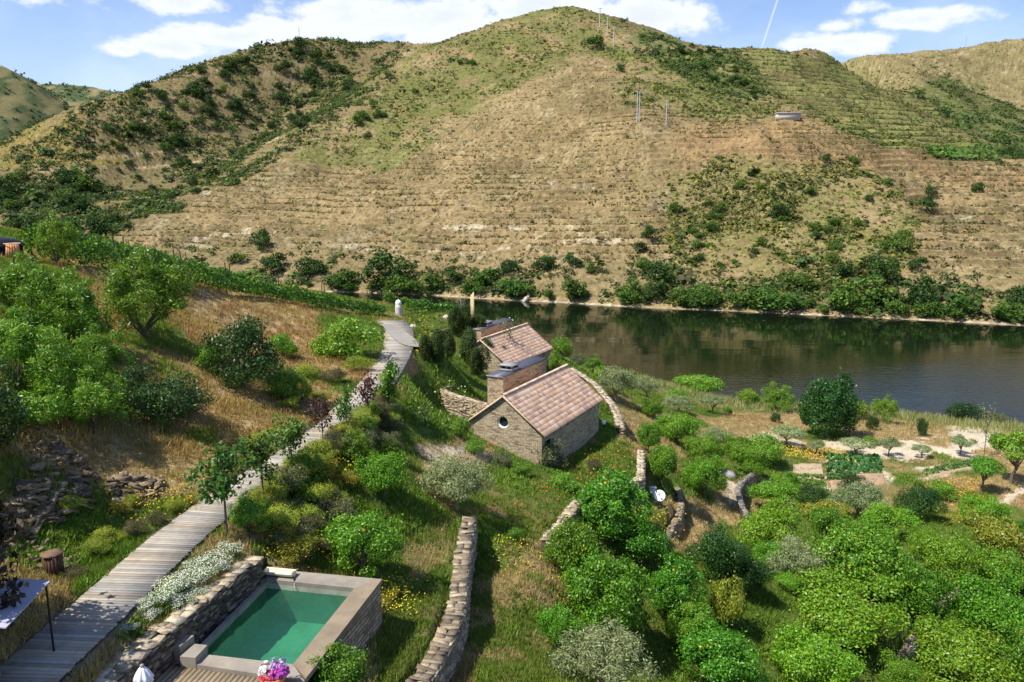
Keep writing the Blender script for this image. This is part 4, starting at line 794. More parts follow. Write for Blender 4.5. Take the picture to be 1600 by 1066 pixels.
    for dx in (-.44, 0, .44):
        for dy in (-.5, .5): vt.box((vx + dx, vy + dy, bt + .412), (.07, .07, .111))
    vo = vt.build('vent', M['slate_trim'], root); dk = MB(); dk.box((vx, vy, bt + .412), (.36, .48, .109)); dk.build('vent_grille', M['dark'], vo)
    lm = MB(); lm.lathe([(0, .10), (.06, .08), (.07, 0), (.05, -.06), (0, -.08)], (bx1 + .07, by0 + 4.6, bt - .62), 10); lm.build('wall_lamp', M['white_paint'], root, True)
    if detail:
        dp = MB(); dp.tube([(wi + .05, L - .9, ez - .75), (wi + .05, L - .9, ez - .1)], [.06, .06], 8); dp.build('wall_lamp', M['white_paint'], root, True)
    return root
APX1 = PZ(787, 621, -16.15 + 2.42); E1 = PZ(851, 683, -16.15); AZ1 = R(27.6)
a_ = np.array([math.sin(AZ1), math.cos(AZ1), 0]); r_1 = np.array([math.cos(AZ1), -math.sin(AZ1), 0]); APX1 = E1 - r_1 * 3.18 + np.array([0, 0, 2.45])
house('nearer stone cottage with a round gable window and a pinkish tiled roof', APX1, AZ1, 6.36, 2.45, 10.85, True)
APX2 = PD(750, 531, 76); house('farther stone cottage, its tiled roof partly hidden behind the nearer cottage and a small palm', APX2, R(27.0), 6.4, 2.45, 10.6, False)
# courtyard wall left of the nearer house
mb = MB(); cw = [PZ(784, 640, -15.15), PZ(750, 628, -15.1), PZ(715, 618, -15.05), PZ(695, 611, -15.0), PZ(689, 606, -15.0), PZ(704, 601, -14.95)]
stone_run(mb, smooth_line(cw, 1)[::-1], .45, 2.3, rng, side=0, cols=((.46, .37, .24), (.36, .29, .20), (.54, .45, .30), (.30, .24, .17)))
tag(mb.build('courtyard_wall', M['dry_stone']), 'low pale stone wall with a rounded corner enclosing the grass beside the nearer cottage', 'wall')
# terrace wall stub near the far garden
mb = MB(); stone_run(mb, [PZ(676, 521, -13.0), PZ(701, 513, -13.0)], .4, .9, rng, side=0); tag(mb.build('garden_wall', M['dry_stone']), 'short dark stone garden wall left of the farther cottage', 'wall')
# white-capped pillar, standing stone, dead stump, boulders
pp = cast(623, 493); pi = thing('stone_pillar', 'whitewashed stone pillar with a rounded white cap at the end of the boardwalk', 'pillar', tuple(pp)); k_ = pp[1] / FPX * 1.02
mb = MB(); mb.lathe([(.36, -.3), (.36, 12 * k_), (.30, 17 * k_), (0, 17 * k_)], n=14); mb.build('shaft', pm('grey plaster', (.50, .47, .43), .9, nscale=4, namp=.3), pi, True)
mb = MB(); mb.lathe([(.30, 17 * k_), (.33, 19 * k_), (.28, 22 * k_), (.12, 24 * k_), (0, 24.5 * k_)], n=14); mb.build('cap', M['white_paint'], pi, True)
ms = PZ(738, 491, -13.7); mh = 36 * ms[1] / FPX; mo = thing('standing_stone', 'tall thin pale standing stone with a slanting top in front of the river', 'standing stone', tuple(ms)); mb = MB()
mb.add([(-.25, -.16, -1.5), (.25, -.2, -1.5), (.28, .18, -1.5), (-.22, .16, -1.5), (-.20, -.14, mh * .82), (.18, -.12, mh), (.2, .12, mh * .98), (-.18, .12, mh * .8)], [[0, 3, 2, 1], [4, 5, 6, 7], [0, 1, 5, 4], [1, 2, 6, 5], [2, 3, 7, 6], [3, 0, 4, 7]], (.50, .40, .24)); mb.build('slab', M['dry_stone'], mo)
ds = cast(722, 497); mb = MB()
for i in range(9):
    a = i * 2.4; hgt = 38 * ds[1] / FPX * rng.uniform(.6, 1.0); mb.tube([(0, 0, -.2), (.1 * math.cos(a), .1 * math.sin(a), hgt * .5), (.42 * math.cos(a), .35 * math.sin(a), hgt)], [.08, .05, .012], 5, col=(.34, .30, .25))
tag(mb.build('dead_shrub', M['wood_brown'], loc=tuple(ds)), 'bare grey dead shrub beside the standing stone', 'shrub')
def boulder(px, py, w, hgt, label, col=(.5, .44, .34), far=True, lean=0.0):
    p = (castf if far else cast)(px, py); s = w * p[1] / FPX / 2; r = np.random.default_rng(int(px)); a = np.linspace(0, 2 * math.pi, 11)[:-1]; mb = MB(); prof = [(1, -.3), (1.05, .25), (.75, .75), (.3, 1.0), (0, 1.05)]; mb.lathe([(s * q, s * z * hgt) for q, z in prof], n=10); V = mb.V[0] * (1 + r.uniform(-.16, .16, mb.V[0].shape)); V[:, 0] += V[:, 2] * lean; mb.V[0] = V; mb.C = [np.repeat(np.array(col)[None], len(V), 0)]
    return tag(mb.build('boulder', M['dry_stone'], loc=tuple(p)), label, 'boulder')
boulder(819, 471, 10, 1.8, 'pale pointed boulder leaning on the far shore of the river', lean=.7); boulder(1135, 743, 30, .5, 'big grey rock slab between orchard trees left of the garden plots', (.36, .33, .30), False); boulder(645, 512, 12, .8, 'rounded pale stone beside the forking path', far=False); boulder(697, 497, 10, .9, 'rounded pale stone in front of the far vines', far=False)
# satellite dish
dp_ = cast(1030, 792); sd_o = thing('satellite_dish', 'white satellite dish on a short mast beside the dark orange tree', 'satellite dish', tuple(dp_)); ds_ = dp_[1] / FPX; rr = 9.5 * ds_
zc_ = PD(1030, 775, dp_[1])[2] - dp_[2]; mb = MB(); mb.tube([(0, .1, -.3), (0, .1, zc_)], [.035, .035], 8); mb.build('mast', M['slate_trim'], sd_o, True)
nrm = Vector((-.25, -.80, .55)).normalized(); q = nrm.to_track_quat('Z', 'Y').to_matrix(); mb = MB(); mb.lathe([(0, 0), (rr * .5, .03 * rr), (rr * .8, .12 * rr), (rr, .24 * rr), (rr, .21 * rr), (rr * .8, .09 * rr), (0, -.04 * rr)], n=30); mb.V[0] = mb.V[0] @ np.array(q).T + [0, 0, zc_]; mb.build('reflector', M['white_paint'], sd_o, True)
fpnt = np.array(nrm) * rr * .95 + np.array([0, 0, zc_ + .03]); mb = MB(); bot = np.array(q) @ np.array([0, -rr * .95, .2 * rr]) + [0, 0, zc_]; mb.tube([bot, fpnt], [.02, .02], 6); mb.build('feed_arm', M['slate_trim'], sd_o, True); mb = MB(); mb.box(fpnt, (.05, .07, .05)); mb.build('receiver', M['slate_trim'], sd_o)
bx = cast(1019, 778); mb = MB(); mb.box((0, 0, .45), (.22, .16, .28)); mb.box((0, 0, .76), (.25, .19, .03)); mb.box((0, 0, .05), (.05, .05, .2)); tag(mb.build('meter_box', pm('grey box', (.62, .62, .62), .6), loc=tuple(bx)), 'small pale grey box behind the satellite dish', 'box')
# white globe garden lamps
for gx, gy, lb in ((769, 577, 'white globe garden lamp among the clipped shrubs by the nearer cottage'), (943, 672, 'white globe garden lamp at the far corner of the nearer cottage')):
    p = cast(gx, gy); gl = thing('globe_lamp', lb, 'lamp', tuple(p), 0, 'white globe garden lamps'); mb = MB(); mb.tube([(0, 0, -.2), (0, 0, .45)], [.03, .03], 8); mb.build('post', M['black_metal'], gl, True); mb = MB(); a = np.linspace(-1.45, 1.57, 10); mb.lathe([(.19 * math.cos(t), .62 + .19 * math.sin(t)) for t in a], n=18); mb.build('globe', M['white_paint'], gl, True)
# vegetable plots
def plot(label, quad, furrow, crop=None, seed=0, ht=.25, ccol=(.07, .17, .05), dens=26, soil=(.40, .31, .20), group=None):
    P = [cast(*q) for q in quad]; c = sum(P) / 4; root = thing('vegetable_plot', label, 'vegetable plot', tuple(c), 0, 'vegetable plots on the river terrace'); r = np.random.default_rng(seed); n = 34; V = np.zeros((n, n, 3)); u = np.linspace(0, 1, n)
    for i, a in enumerate(u):
        for j, b in enumerate(u): p = (P[0] * (1 - a) + P[1] * a) * (1 - b) + (P[3] * (1 - a) + P[2] * a) * b; V[j, i] = p - c; V[j, i, 2] = float(zn(p[0], p[1])) - c[2] + .13 + .06 * math.sin((b if furrow else a) * 50) - (.35 if i in (0, n - 1) or j in (0, n - 1) else 0)
    mk('soil', V, grid_faces(n, n), pm('bed soil', (1, 1, 1), .95, col=True, nscale=4, namp=.35), root, np.array(soil))
    if crop:
        N = int(dens * np.linalg.norm(P[1] - P[0]) * np.linalg.norm(P[3] - P[0])); a = r.uniform(crop[0], crop[1], N); b = r.uniform(crop[2], crop[3], N); b = np.round(b * 9) / 9 + r.normal(0, .015, N) if furrow else b; a = a if furrow else np.round(a * 8) / 8 + r.normal(0, .02, N)
        p = ((P[0][None] * (1 - a)[:, None] + P[1][None] * a[:, None]) * (1 - b)[:, None] + (P[3][None] * (1 - a)[:, None] + P[2][None] * a[:, None]) * b[:, None]); p[:, 2] = zn(p[:, 0], p[:, 1]) + .1
        k = 5; d = r.normal(size=(N, k, 3)); d[..., 2] = np.abs(d[..., 2]) + .5; d /= np.linalg.norm(d, axis=-1, keepdims=True); wv = np.cross(d, r.normal(size=(N, k, 3))); wv /= np.linalg.norm(wv, axis=-1, keepdims=True); l = ht * r.uniform(.6, 1.3, (N, k, 1)); o = (p - c)[:, None]; ww = l * .35
        Vv = np.stack([o + 0 * d, o + d * l * .55 + wv * ww, o + d * l, o + d * l * .55 - wv * ww], 2).reshape(-1, 3); Fq = np.arange(len(Vv)).reshape(-1, 4); cc = np.repeat(np.array(ccol)[None] * r.uniform(.7, 1.4, (N * k, 1)), 4, 0); mk('crop', Vv, [Fq], M['leaf_matte'], root, cc)
    return root
plot('sandy vegetable plot with pale green rows fading into bare soil at its top', [(1240, 788), (1300, 790), (1284, 724), (1238, 724)], True, (.06, .94, .0, .66), 1, .32, (.16, .26, .06), 22)
plot('vegetable plot thick with tall dark leafy greens behind the bare brown bed', [(1292, 744), (1378, 740), (1374, 716), (1288, 712)], True, (.02, .98, .0, 1), 2, .5, (.07, .17, .05), 6)
plot('bare brown raised vegetable bed in front of the leafy greens', [(1298, 768), (1386, 757), (1382, 742), (1294, 746)], True, (.0, .45, .75, 1), 3, .35, (.10, .20, .06), 7, (.36, .25, .16))
plot('narrow strip of low green crops beside the pale dirt path on the river terrace', [(1450, 748), (1524, 732), (1516, 722), (1442, 738)], True, (.0, 1, .3, 1), 4, .3, (.10, .18, .05), 9)
# thin wooden garden stakes
pr = MB(); pr.tube([(0, 0, -.25), (0, 0, .7), (.01, 0, 1.55)], [.032, .03, .022], 6, col=(.26, .19, .12)); proto = None
for i, (x, y, hgt, lb) in enumerate(((674, 727, 18, 'thin dark stake in the bare soil behind the olive tree'), (632, 510, 22, 'tan stake beside the bend of the boardwalk'), (646, 532, 30, 'tall pale stake left of the forking path garden'), (690, 506, 20, 'thin tan stake before the far vines'), (734, 497, 24, 'thin brown stake below the standing stone'), (714, 553, 26, 'brown stake among the clipped shrubs left of the farther cottage'), (755, 548, 22, 'reddish stake at the corner of the farther cottage'), (668, 660, 26, 'thin leaning stake in the lush green grass'), (772, 768, 22, 'slim stake with a twig beside the olive tree'), (850, 762, 26, 'pale slim stake in the grass below the nearer cottage'))):
    p = cast(x, y); s = hgt * p[1] / FPX / 1.5
    if proto is None: o = proto = pr.build('garden_stake', M['wood_brown'])
    else: o = proto.copy(); C.objects.link(o)
    o.location = tuple(p); o.scale = (1, 1, s); tag(o, lb, 'stake', 'thin stakes standing in the garden')
# slate rubble spilling down the bank
def rubble(label, poly, N, seed, size):
    r = np.random.default_rng(seed); xs = [p[0] for p in poly]; ys = [p[1] for p in poly]; mb = MB(); k = 0; base = cast(sum(xs) / len(xs), sum(ys) / len(ys))
    while k < N:
        x, y = r.uniform(min(xs), max(xs)), r.uniform(min(ys), max(ys))
        if not inpoly(np.array(x), np.array(y), poly): continue
        p = cast(x, y) - base; s = size * r.uniform(.4, 1.3); mb.box(p + [0, 0, r.uniform(-.05, .14)], (s, s * r.uniform(.35, .8), s * r.uniform(.07, .2)), r.uniform(0, 3.2) if r.random() < .4 else r.normal(.15, .35), r.normal(0, .28), r.normal(.15, .25), np.array([(.28, .205, .13), (.19, .14, .09), (.37, .28, .175), (.12, .09, .06)][r.integers(4)]) * r.uniform(.8, 1.15), s * .12, r); k += 1
    return tag(mb.build('slate_rubble', M['dry_stone'], loc=tuple(base)), label, 'rubble', kind='stuff')
rubble('heap of loose grey slate slabs tumbled down the left bank', [(40, 690), (80, 690), (150, 750), (145, 790), (60, 830), (0, 850), (0, 770), (50, 760)], 250, 5, .28)
rubble('smaller scatter of pale slate slabs at the foot of the dry bank beside the boardwalk', [(165, 745), (250, 750), (262, 772), (180, 790)], 110, 6, .24)
rubble('dark slate chips under the shade at the left edge', [(0, 830), (110, 840), (130, 890), (20, 900)], 120, 8, .13)
# power line poles, hut and wall on the hill
def pole(x, y0, y1, label, twin=False, arm=False):
    p = castf(x, y1); hgt = (y1 - y0) * p[1] / FPX * 1.05; root = thing('utility_pole', label, 'utility pole', tuple(p), 0, 'concrete poles carrying the power line up the hill'); r = .24 * p[1] / 360
    for dx in ((-.5, .5) if twin else (0,)):
        mb = MB(); mb.tube([(dx, 0, -1.5), (dx, 0, hgt)], [r * 1.15, r * .7], 8); mb.build('shaft', M['pole'], root, True)
    mb = MB(); mb.box((0, 0, hgt - .5), (1.1 * p[1] / 360, .12, .12)); mb.build('crossarm', M['pole'], root)
pole(997, 148, 191, 'twin-shafted pale utility pole on the terraced slope, left of the pair', True); pole(1041, 160, 195, 'single pale utility pole on the terraced slope, right of the pair')
pole(937, 17, 42, 'topmost pale utility pole, on the hill crest'); pole(949, 31, 53, 'middle pale utility pole just below the hill crest'); pole(959, 47, 72, 'lowest of the three pale utility poles near the hill crest')
def mast(x, y0, y1, label):
    p = castf(x, y1 + 2); hgt = (y1 + 2 - y0) * p[1] / FPX; mb = MB(); mb.tube([(0, 0, -1), (0, 0, hgt)], [.28, .16], 6); mb.box((0, 0, hgt * .8), (.9, .1, .1)); tag(mb.build('mast', M['pole'], loc=tuple(p)), label, 'mast')
mast(468, 46, 68, 'thin pale mast on the crest of the left hill'); mast(1391, 76, 88, 'short thin mast on the crest of the right hill'); mast(1508, 58, 77, 'taller thin mast on the crest of the right hill')
ph = castf(1232, 186); wb = thing('hill_building', 'long low white building on the terraced hillside', 'building', tuple(ph)); s = ph[1] / FPX; mb = MB(); mb.box((0, 1.5, .9), (17 * s, 2.2, 1.5)); mb.build('wall', pm('pale wall', (.50, .45, .37), .9, nscale=2, namp=.2), wb); mb = MB(); mb.box((0, 1.5, 2.5), (18 * s, 2.5, .12)); mb.build('roof', pm('pale roof', (.60, .56, .50), .8), wb)
# ------------------------------------------------------------------ trees, shrubs, vines
def leaves(P, Nrm, L, W, cols, r, jit=.6, droop=.0, fold=.0):
    """one folded diamond per leaf at points P, facing roughly along Nrm"""
    n = len(P); nr = Nrm + r.normal(0, jit, (n, 3)); nr /= np.linalg.norm(nr, axis=1, keepdims=True) + 1e-9
    u = np.cross(nr, r.normal(size=(n, 3))); u[:, 2] -= droop; u -= nr * (u * nr).sum(1, keepdims=True); u /= np.linalg.norm(u, axis=1, keepdims=True) + 1e-9; w = np.cross(nr, u)
    l = (L * r.uniform(.65, 1.25, n))[:, None]; ww = (W * r.uniform(.7, 1.2, n))[:, None] * .5
    V = np.stack([P - u * l * .5, P + w * ww - nr * ww * fold, P + u * l * .5, P - w * ww - nr * ww * fold], 1).reshape(-1, 3)
    ci = r.choice(len(cols), n, p=np.array([c[1] for c in cols]) / sum(c[1] for c in cols)); cc = np.array([c[0] for c in cols])[ci] * r.uniform(.78, 1.22, (n, 1)); return V, np.arange(4 * n).reshape(-1, 4), np.repeat(cc, 4, 0)
def sphere_pts(n, r): d = r.normal(size=(n, 3)); return d / np.linalg.norm(d, axis=1, keepdims=True)
def crown_pts(r, rx, hz, zc, nl, n, lobe=(.28, .45), low=-.55, inner=.25, shape=None):
    """points and outward normals on the skins of many overlapping clumps that fill a crown; clumps of unequal size leave gaps between them"""
    d = sphere_pts(nl * 4, r); d = d[d[:, 2] > low][:nl]; k = len(d); rad = r.uniform(.42, .86, (k, 1)); lr = r.uniform(*lobe, k)
    C0 = d * rad; C0 = C0 * (1 + .18 * np.sin(3 * np.arctan2(d[:, 1], d[:, 0]) + r.uniform(0, 6)))[:, None]
    if shape is not None: C0 = shape(C0)
    i = r.choice(k, n, p=lr ** 2 / (lr ** 2).sum()); q = sphere_pts(n, r); q = q + .55 * C0[i] / (np.linalg.norm(C0[i], axis=1, keepdims=True) + .2); q /= np.linalg.norm(q, axis=1, keepdims=True)
    rr = lr[i] * (1 - inner * r.random(n) ** 2 + r.normal(0, .11, n)); sp = (r.random(n) < .16) * r.uniform(0, .26, n); P = C0[i] + q * (rr + sp)[:, None]; nrm = q * .75 + C0[i] * .4; nrm[:, 2] += .1
    return P * [rx, rx, hz / 2] + [0, 0, zc], nrm, C0 * [rx, rx, hz / 2] + [0, 0, zc]
def limbs(r, base, targets, r0, fork=.35, n=5):
    mb = MB(); f = np.array([r.normal(0, .05), r.normal(0, .05), fork]); mb.tube([(0, 0, -.35), (0, 0, fork * .5), tuple(f)], [r0 * 1.25, r0, r0 * .85], 8, col=(1, 1, 1))
    for t in targets:
        m = f + (t - f) * .5 + np.array([0, 0, .12 * np.linalg.norm(t - f)]) * .4 + r.normal(0, .05, 3) * np.linalg.norm(t - f); mb.tube([f, f + (m - f) * .5 + r.normal(0, .03, 3), m, t], [r0 * .62, r0 * .5, r0 * .36, r0 * .12], n, cap=False)
    return mb
CIT = [((0.0888, 0.245, 0.0133), 5), ((0.137, 0.312, 0.019), 3), ((0.0546, 0.159, 0.0114), 3), ((0.246, 0.36, 0.0285), .8)]
BRI = [((0.118, 0.28, 0.0132), 5), ((0.168, 0.332, 0.0169), 4), ((0.0789, 0.217, 0.0142), 2.5), ((0.257, 0.354, 0.0282), 1.2)]
DRK = [((0.0276, 0.0862, 0.011), 5), ((0.046, 0.121, 0.014), 3), ((0.0184, 0.0575, 0.01), 2)]
OLV = [((0.226, 0.283, 0.124), 5), ((0.328, 0.394, 0.196), 3), ((0.137, 0.186, 0.0712), 3)]
YGR = [((.24, .26, .025), 4), ((.16, .21, .02), 3), ((.30, .27, .04), 1.5)]
LSH = [((0.131, 0.28, 0.0198), 5), ((0.226, 0.373, 0.0275), 3), ((0.0783, 0.186, 0.0154), 2.5)]
SAP = [((0.066, 0.169, 0.02), 4), ((0.096, 0.213, 0.025), 3), ((0.042, 0.112, 0.018), 2)]
PUR = [((.075, .025, .03), 4), ((.12, .045, .04), 2), ((.05, .02, .02), 2)]
CYP = [((.050, .095, .018), 4), ((.080, .125, .024), 2), ((.030, .06, .014), 2), ((.10, .085, .035), 1)]
BRM = [((0.246, 0.323, 0.0363), 4), ((0.361, 0.419, 0.0484), 3), ((0.171, 0.263, 0.0363), 2), ((0.418, 0.359, 0.0726), 1.2)]
GRS_ = [((.105, .125, .05), 4), ((.15, .16, .07), 2), ((.07, .09, .035), 2)]
FARD = [((0.0378, 0.0825, 0.0164), 4), ((0.0567, 0.113, 0.0234), 3), ((0.0252, 0.0598, 0.0129), 2)]
FARG = [((0.0747, 0.144, 0.0198), 4), ((0.109, 0.192, 0.0275), 3), ((0.046, 0.102, 0.0165), 2)]
def proto(kind, seed, cols, n, leaf, lobe=(.28, .45), nl=26, rx=1.0, hz=1.5, zc=.95, low=-.55, mat='leaf', trunk=.075, ntr=7, fork=.3, bark='bark', jit=.6, droop=0., shape=None, inner=.25, fruit=None, fold=.25):
    """a unit tree (crown radius 1); returns crown and trunk meshes"""
    r = np.random.default_rng(seed); P, N, C0 = crown_pts(r, rx, hz, zc, nl, n, lobe, low, inner, shape); V, F, cc = leaves(P, N, leaf[0], leaf[1], cols, r, jit, droop, fold)
    if fruit is not None:
        i = r.choice(len(P), fruit[1]); V2, F2, c2 = leaves(P[i] * 1.0, N[i], .07, .07, [(fruit[0], 1)], r, .2); F = np.r_[F, F2 + len(V)]; V = np.r_[V, V2]; cc = np.r_[cc, c2]
    root = thing(kind, None, None); mk('crown', V, [F], M[mat], root, cc)
    if trunk: limbs(r, None, C0[r.choice(len(C0), min(ntr, len(C0)), replace=False)], trunk, fork).build('trunk', M[bark], root, True)
    root['unused'] = 1; return root
PROTO = {}
ORANGE_FRUIT = (.75, .28, .02)
PROTO['orange'] = [proto('orange_tree', 10 + i, CIT, 13500, (.082, .04), nl=44 + 3 * i, hz=1.65, fruit=(ORANGE_FRUIT, 14), lobe=(.15, .36), jit=.9) for i in range(3)]
PROTO['bright'] = [proto('orange_tree', 20 + i, BRI, 14000, (.075, .038), nl=44, hz=1.6, zc=.92, lobe=(.15, .36), jit=.85) for i in range(3)]
PROTO['yellow'] = [proto('orange_tree', 27, YGR, 5200, (.12, .058), nl=24, hz=1.5)]
PROTO['dark'] = [proto('orange_tree', 30 + i, DRK, 11000, (.08, .042), nl=30, hz=1.6) for i in range(2)]
PROTO['olive'] = [proto('olive_tree', 40 + i, OLV, 9500, (.11, .026), nl=38, hz=1.6, zc=1.05, mat='leaf_matte', jit=.9, lobe=(.2, .36), bark='bark_pale', inner=.5) for i in range(2)]
PROTO['olive_small'] = [proto('olive_tree', 45 + i, OLV, 3400, (.15, .04), nl=18, hz=1.0, zc=1.15, mat='leaf_matte', jit=.9, lobe=(.22, .4), trunk=.06, fork=.5, ntr=6, low=-.3, inner=.5) for i in range(2)]
PROTO['round'] = [proto('round_tree', 50, DRK + [((.06, .14, .018), 3)], 15000, (.085, .05), nl=60, hz=2.0, zc=1.0, lobe=(.2, .34), low=-.8)]
PROTO['tree'] = [proto('fruit_tree', 55 + i, BRI if i else LSH, 5200, (.11, .055), nl=20, hz=1.15, zc=1.55, lobe=(.24, .42), trunk=.075, fork=.7, ntr=8, low=-.35) for i in range(2)]
PROTO['shrub'] = [proto('shrub', 60 + i, LSH, 5200, (.125, .05), nl=24, hz=1.5, zc=.72, mat='leaf', jit=.8, low=-.75, trunk=.05, fork=.12) for i in range(3)]
PROTO['feather'] = [proto('shrub', 65 + i, LSH + [((.20, .27, .035), 2)], 9000, (.13, .028), nl=80, hz=2.2, zc=.95, jit=1.0, lobe=(.09, .24), low=-.5, trunk=.05, fork=.12, inner=.6) for i in range(2)]
PROTO['darkshrub'] = [proto('shrub', 70 + i, [((.035, .085, .016), 4), ((.055, .115, .02), 3), ((.022, .055, .012), 2)], 6000, (.11, .045), nl=28, hz=1.6, zc=.78, jit=.8, low=-.75, trunk=.06, fork=.15, inner=.45) for i in range(2)]
PROTO['greyshrub'] = [proto('shrub', 75 + i, GRS_ + [((.20, .22, .13), 2)], 4200, (.13, .036), nl=22, hz=1.4, zc=.66, mat='leaf_matte', jit=.9, low=-.75, trunk=.05, fork=.12, inner=.5) for i in range(2)]
PROTO['broom'] = [proto('scrub_bush', 80 + i, BRM if i < 2 else GRS_ + [((.17, .10, .055), 3)], 3600, (.16, .028), nl=16, hz=1.25, zc=.55, mat='leaf_matte', jit=.9, low=-.15, lobe=(.3, .5), trunk=.04, fork=.1, inner=.6) for i in range(3)]
PROTO['yellowbush'] = [proto('scrub_bush', 85, [((.42, .34, .03), 4), ((.20, .21, .035), 4), ((.12, .15, .03), 3)], 3400, (.12, .04), nl=16, hz=1.2, zc=.52, mat='leaf_matte', jit=.9, low=-.15, lobe=(.3, .5), trunk=.04, fork=.1, inner=.6)]
PROTO['cypress'] = [proto('clipped_shrub', 90 + i, CYP, 9000, (.19, .075), nl=44, hz=3.6, zc=1.75, mat='leaf_matte', jit=.7, low=-.95, lobe=(.28, .42), trunk=.06, fork=.4, shape=lambda c: c * np.c_[1 - .35 * np.clip(c[:, 2], 0, 1), 1 - .35 * np.clip(c[:, 2], 0, 1), np.ones(len(c))]) for i in range(2)]
PROTO['farbush'] = [proto('hillside_bush', 95 + i, FARD, 1000, (.20, .12), nl=16, hz=1.7, zc=.72, jit=.7, low=-.5, lobe=(.26, .45), trunk=0, mat='leaf_matte') for i in range(3)]
PROTO['fargreen'] = [proto('hillside_bush', 105 + i, FARG, 1000, (.20, .12), nl=16, hz=1.6, zc=.68, jit=.7, low=-.5, lobe=(.26, .45), trunk=0, mat='leaf_matte') for i in range(3)]
def sapling(seed, cols, name='young_tree', n=850, leaf=(.20, .12), h=2.6, spread=.9):
    r = np.random.default_rng(seed); root = thing(name, None, None); mb = MB(); tips = []; mb.tube([(0, 0, -.3), (.02, 0, h * .45), (0, .03, h * .95)], [.045, .035, .012], 7)
    for i in range(11):
        z = h * r.uniform(.38, .85); a = i * 2.4 + r.normal(0, .3); l = spread * r.uniform(.6, 1.1); p0 = np.array([0, 0, z]); p1 = p0 + [l * .5 * math.cos(a), l * .5 * math.sin(a), l * .35]; p2 = p0 + [l * math.cos(a), l * math.sin(a), l * .75]; mb.tube([p0, p1, p2], [.022, .014, .005], 5, cap=False); tips += [p0 + (p1 - p0) * .6, p1, (p1 + p2) / 2, p2]
    tips += [np.array([0, 0, h * t]) for t in (.7, .85, 1.0)]; tips = np.array(tips); i = r.choice(len(tips), n); P = tips[i] + r.normal(0, .16, (n, 3)); V, F, cc = leaves(P, r.normal(0, .4, (n, 3)) + [0, 0, .8], leaf[0], leaf[1], cols, r, .6, .5, .3)
    mk('crown', V, [F], M['leaf'], root, cc); mb.build('trunk', M['bark'], root, True); root['unused'] = 1; return root
PROTO['sapling'] = [sapling(201 + i, SAP) for i in range(3)]; PROTO['redsap'] = [sapling(211, PUR + [((.07, .10, .03), 2)], n=420)]; PROTO['purple'] = [sapling(215, PUR, n=650)]
PROTO['bushysap'] = [sapling(217, LSH[:2] + SAP, n=1500, h=2.3, spread=.75)]; PROTO['thin'] = [sapling(219, OLV, n=260, leaf=(.16, .06))]
_used = {}; _rr = random.Random(5)
def put(kind, loc, R_, H_=None, label='', cat='tree', group=None, rz=None):
    """R_ = crown radius in metres, H_ = height relative to the unit tree"""
    lst = PROTO[kind]; k = _used.get(kind, 0); p = lst[k % len(lst)]; _used[kind] = k + 1; rz = _rr.uniform(0, 6.28) if rz is None else rz; sc = (R_ * _rr.uniform(.88, 1.14), R_ * _rr.uniform(.88, 1.14), R_ * (H_ or 1))
    if p.get('unused'):
        del p['unused']; o = p; o.location = tuple(loc); o.rotation_euler = (0, 0, rz); o.scale = sc
    else: o = dup(p, tuple(loc), rz, sc)
    if 'unused' in o: del o['unused']
    return tag(o, label, cat, group)
UNIT_TOP = {'olive_small': 1.75, 'tree': 2.2, 'cypress': 3.6}
def plant(kind, cx, cy, w, h, label, cat='tree', group=None, sink=.42):
    """crown seen around (cx, cy), w x h pixels in the photograph"""
    p = cast(cx, cy + h * sink); dep = p[1] * cp - (p[2] - HC) * sp_; R_ = w / FPX * dep / 2 * ({'bright': .86, 'orange': .95, 'yellow': .9}.get(kind, .97)); H = h / FPX * dep * .93; t = UNIT_TOP.get(kind, 1.7)
    return put(kind, p, R_, max(.5, min(H / (R_ * t), 2.2)), label, cat, group)
G_O = 'orange trees of the terraced orchard'
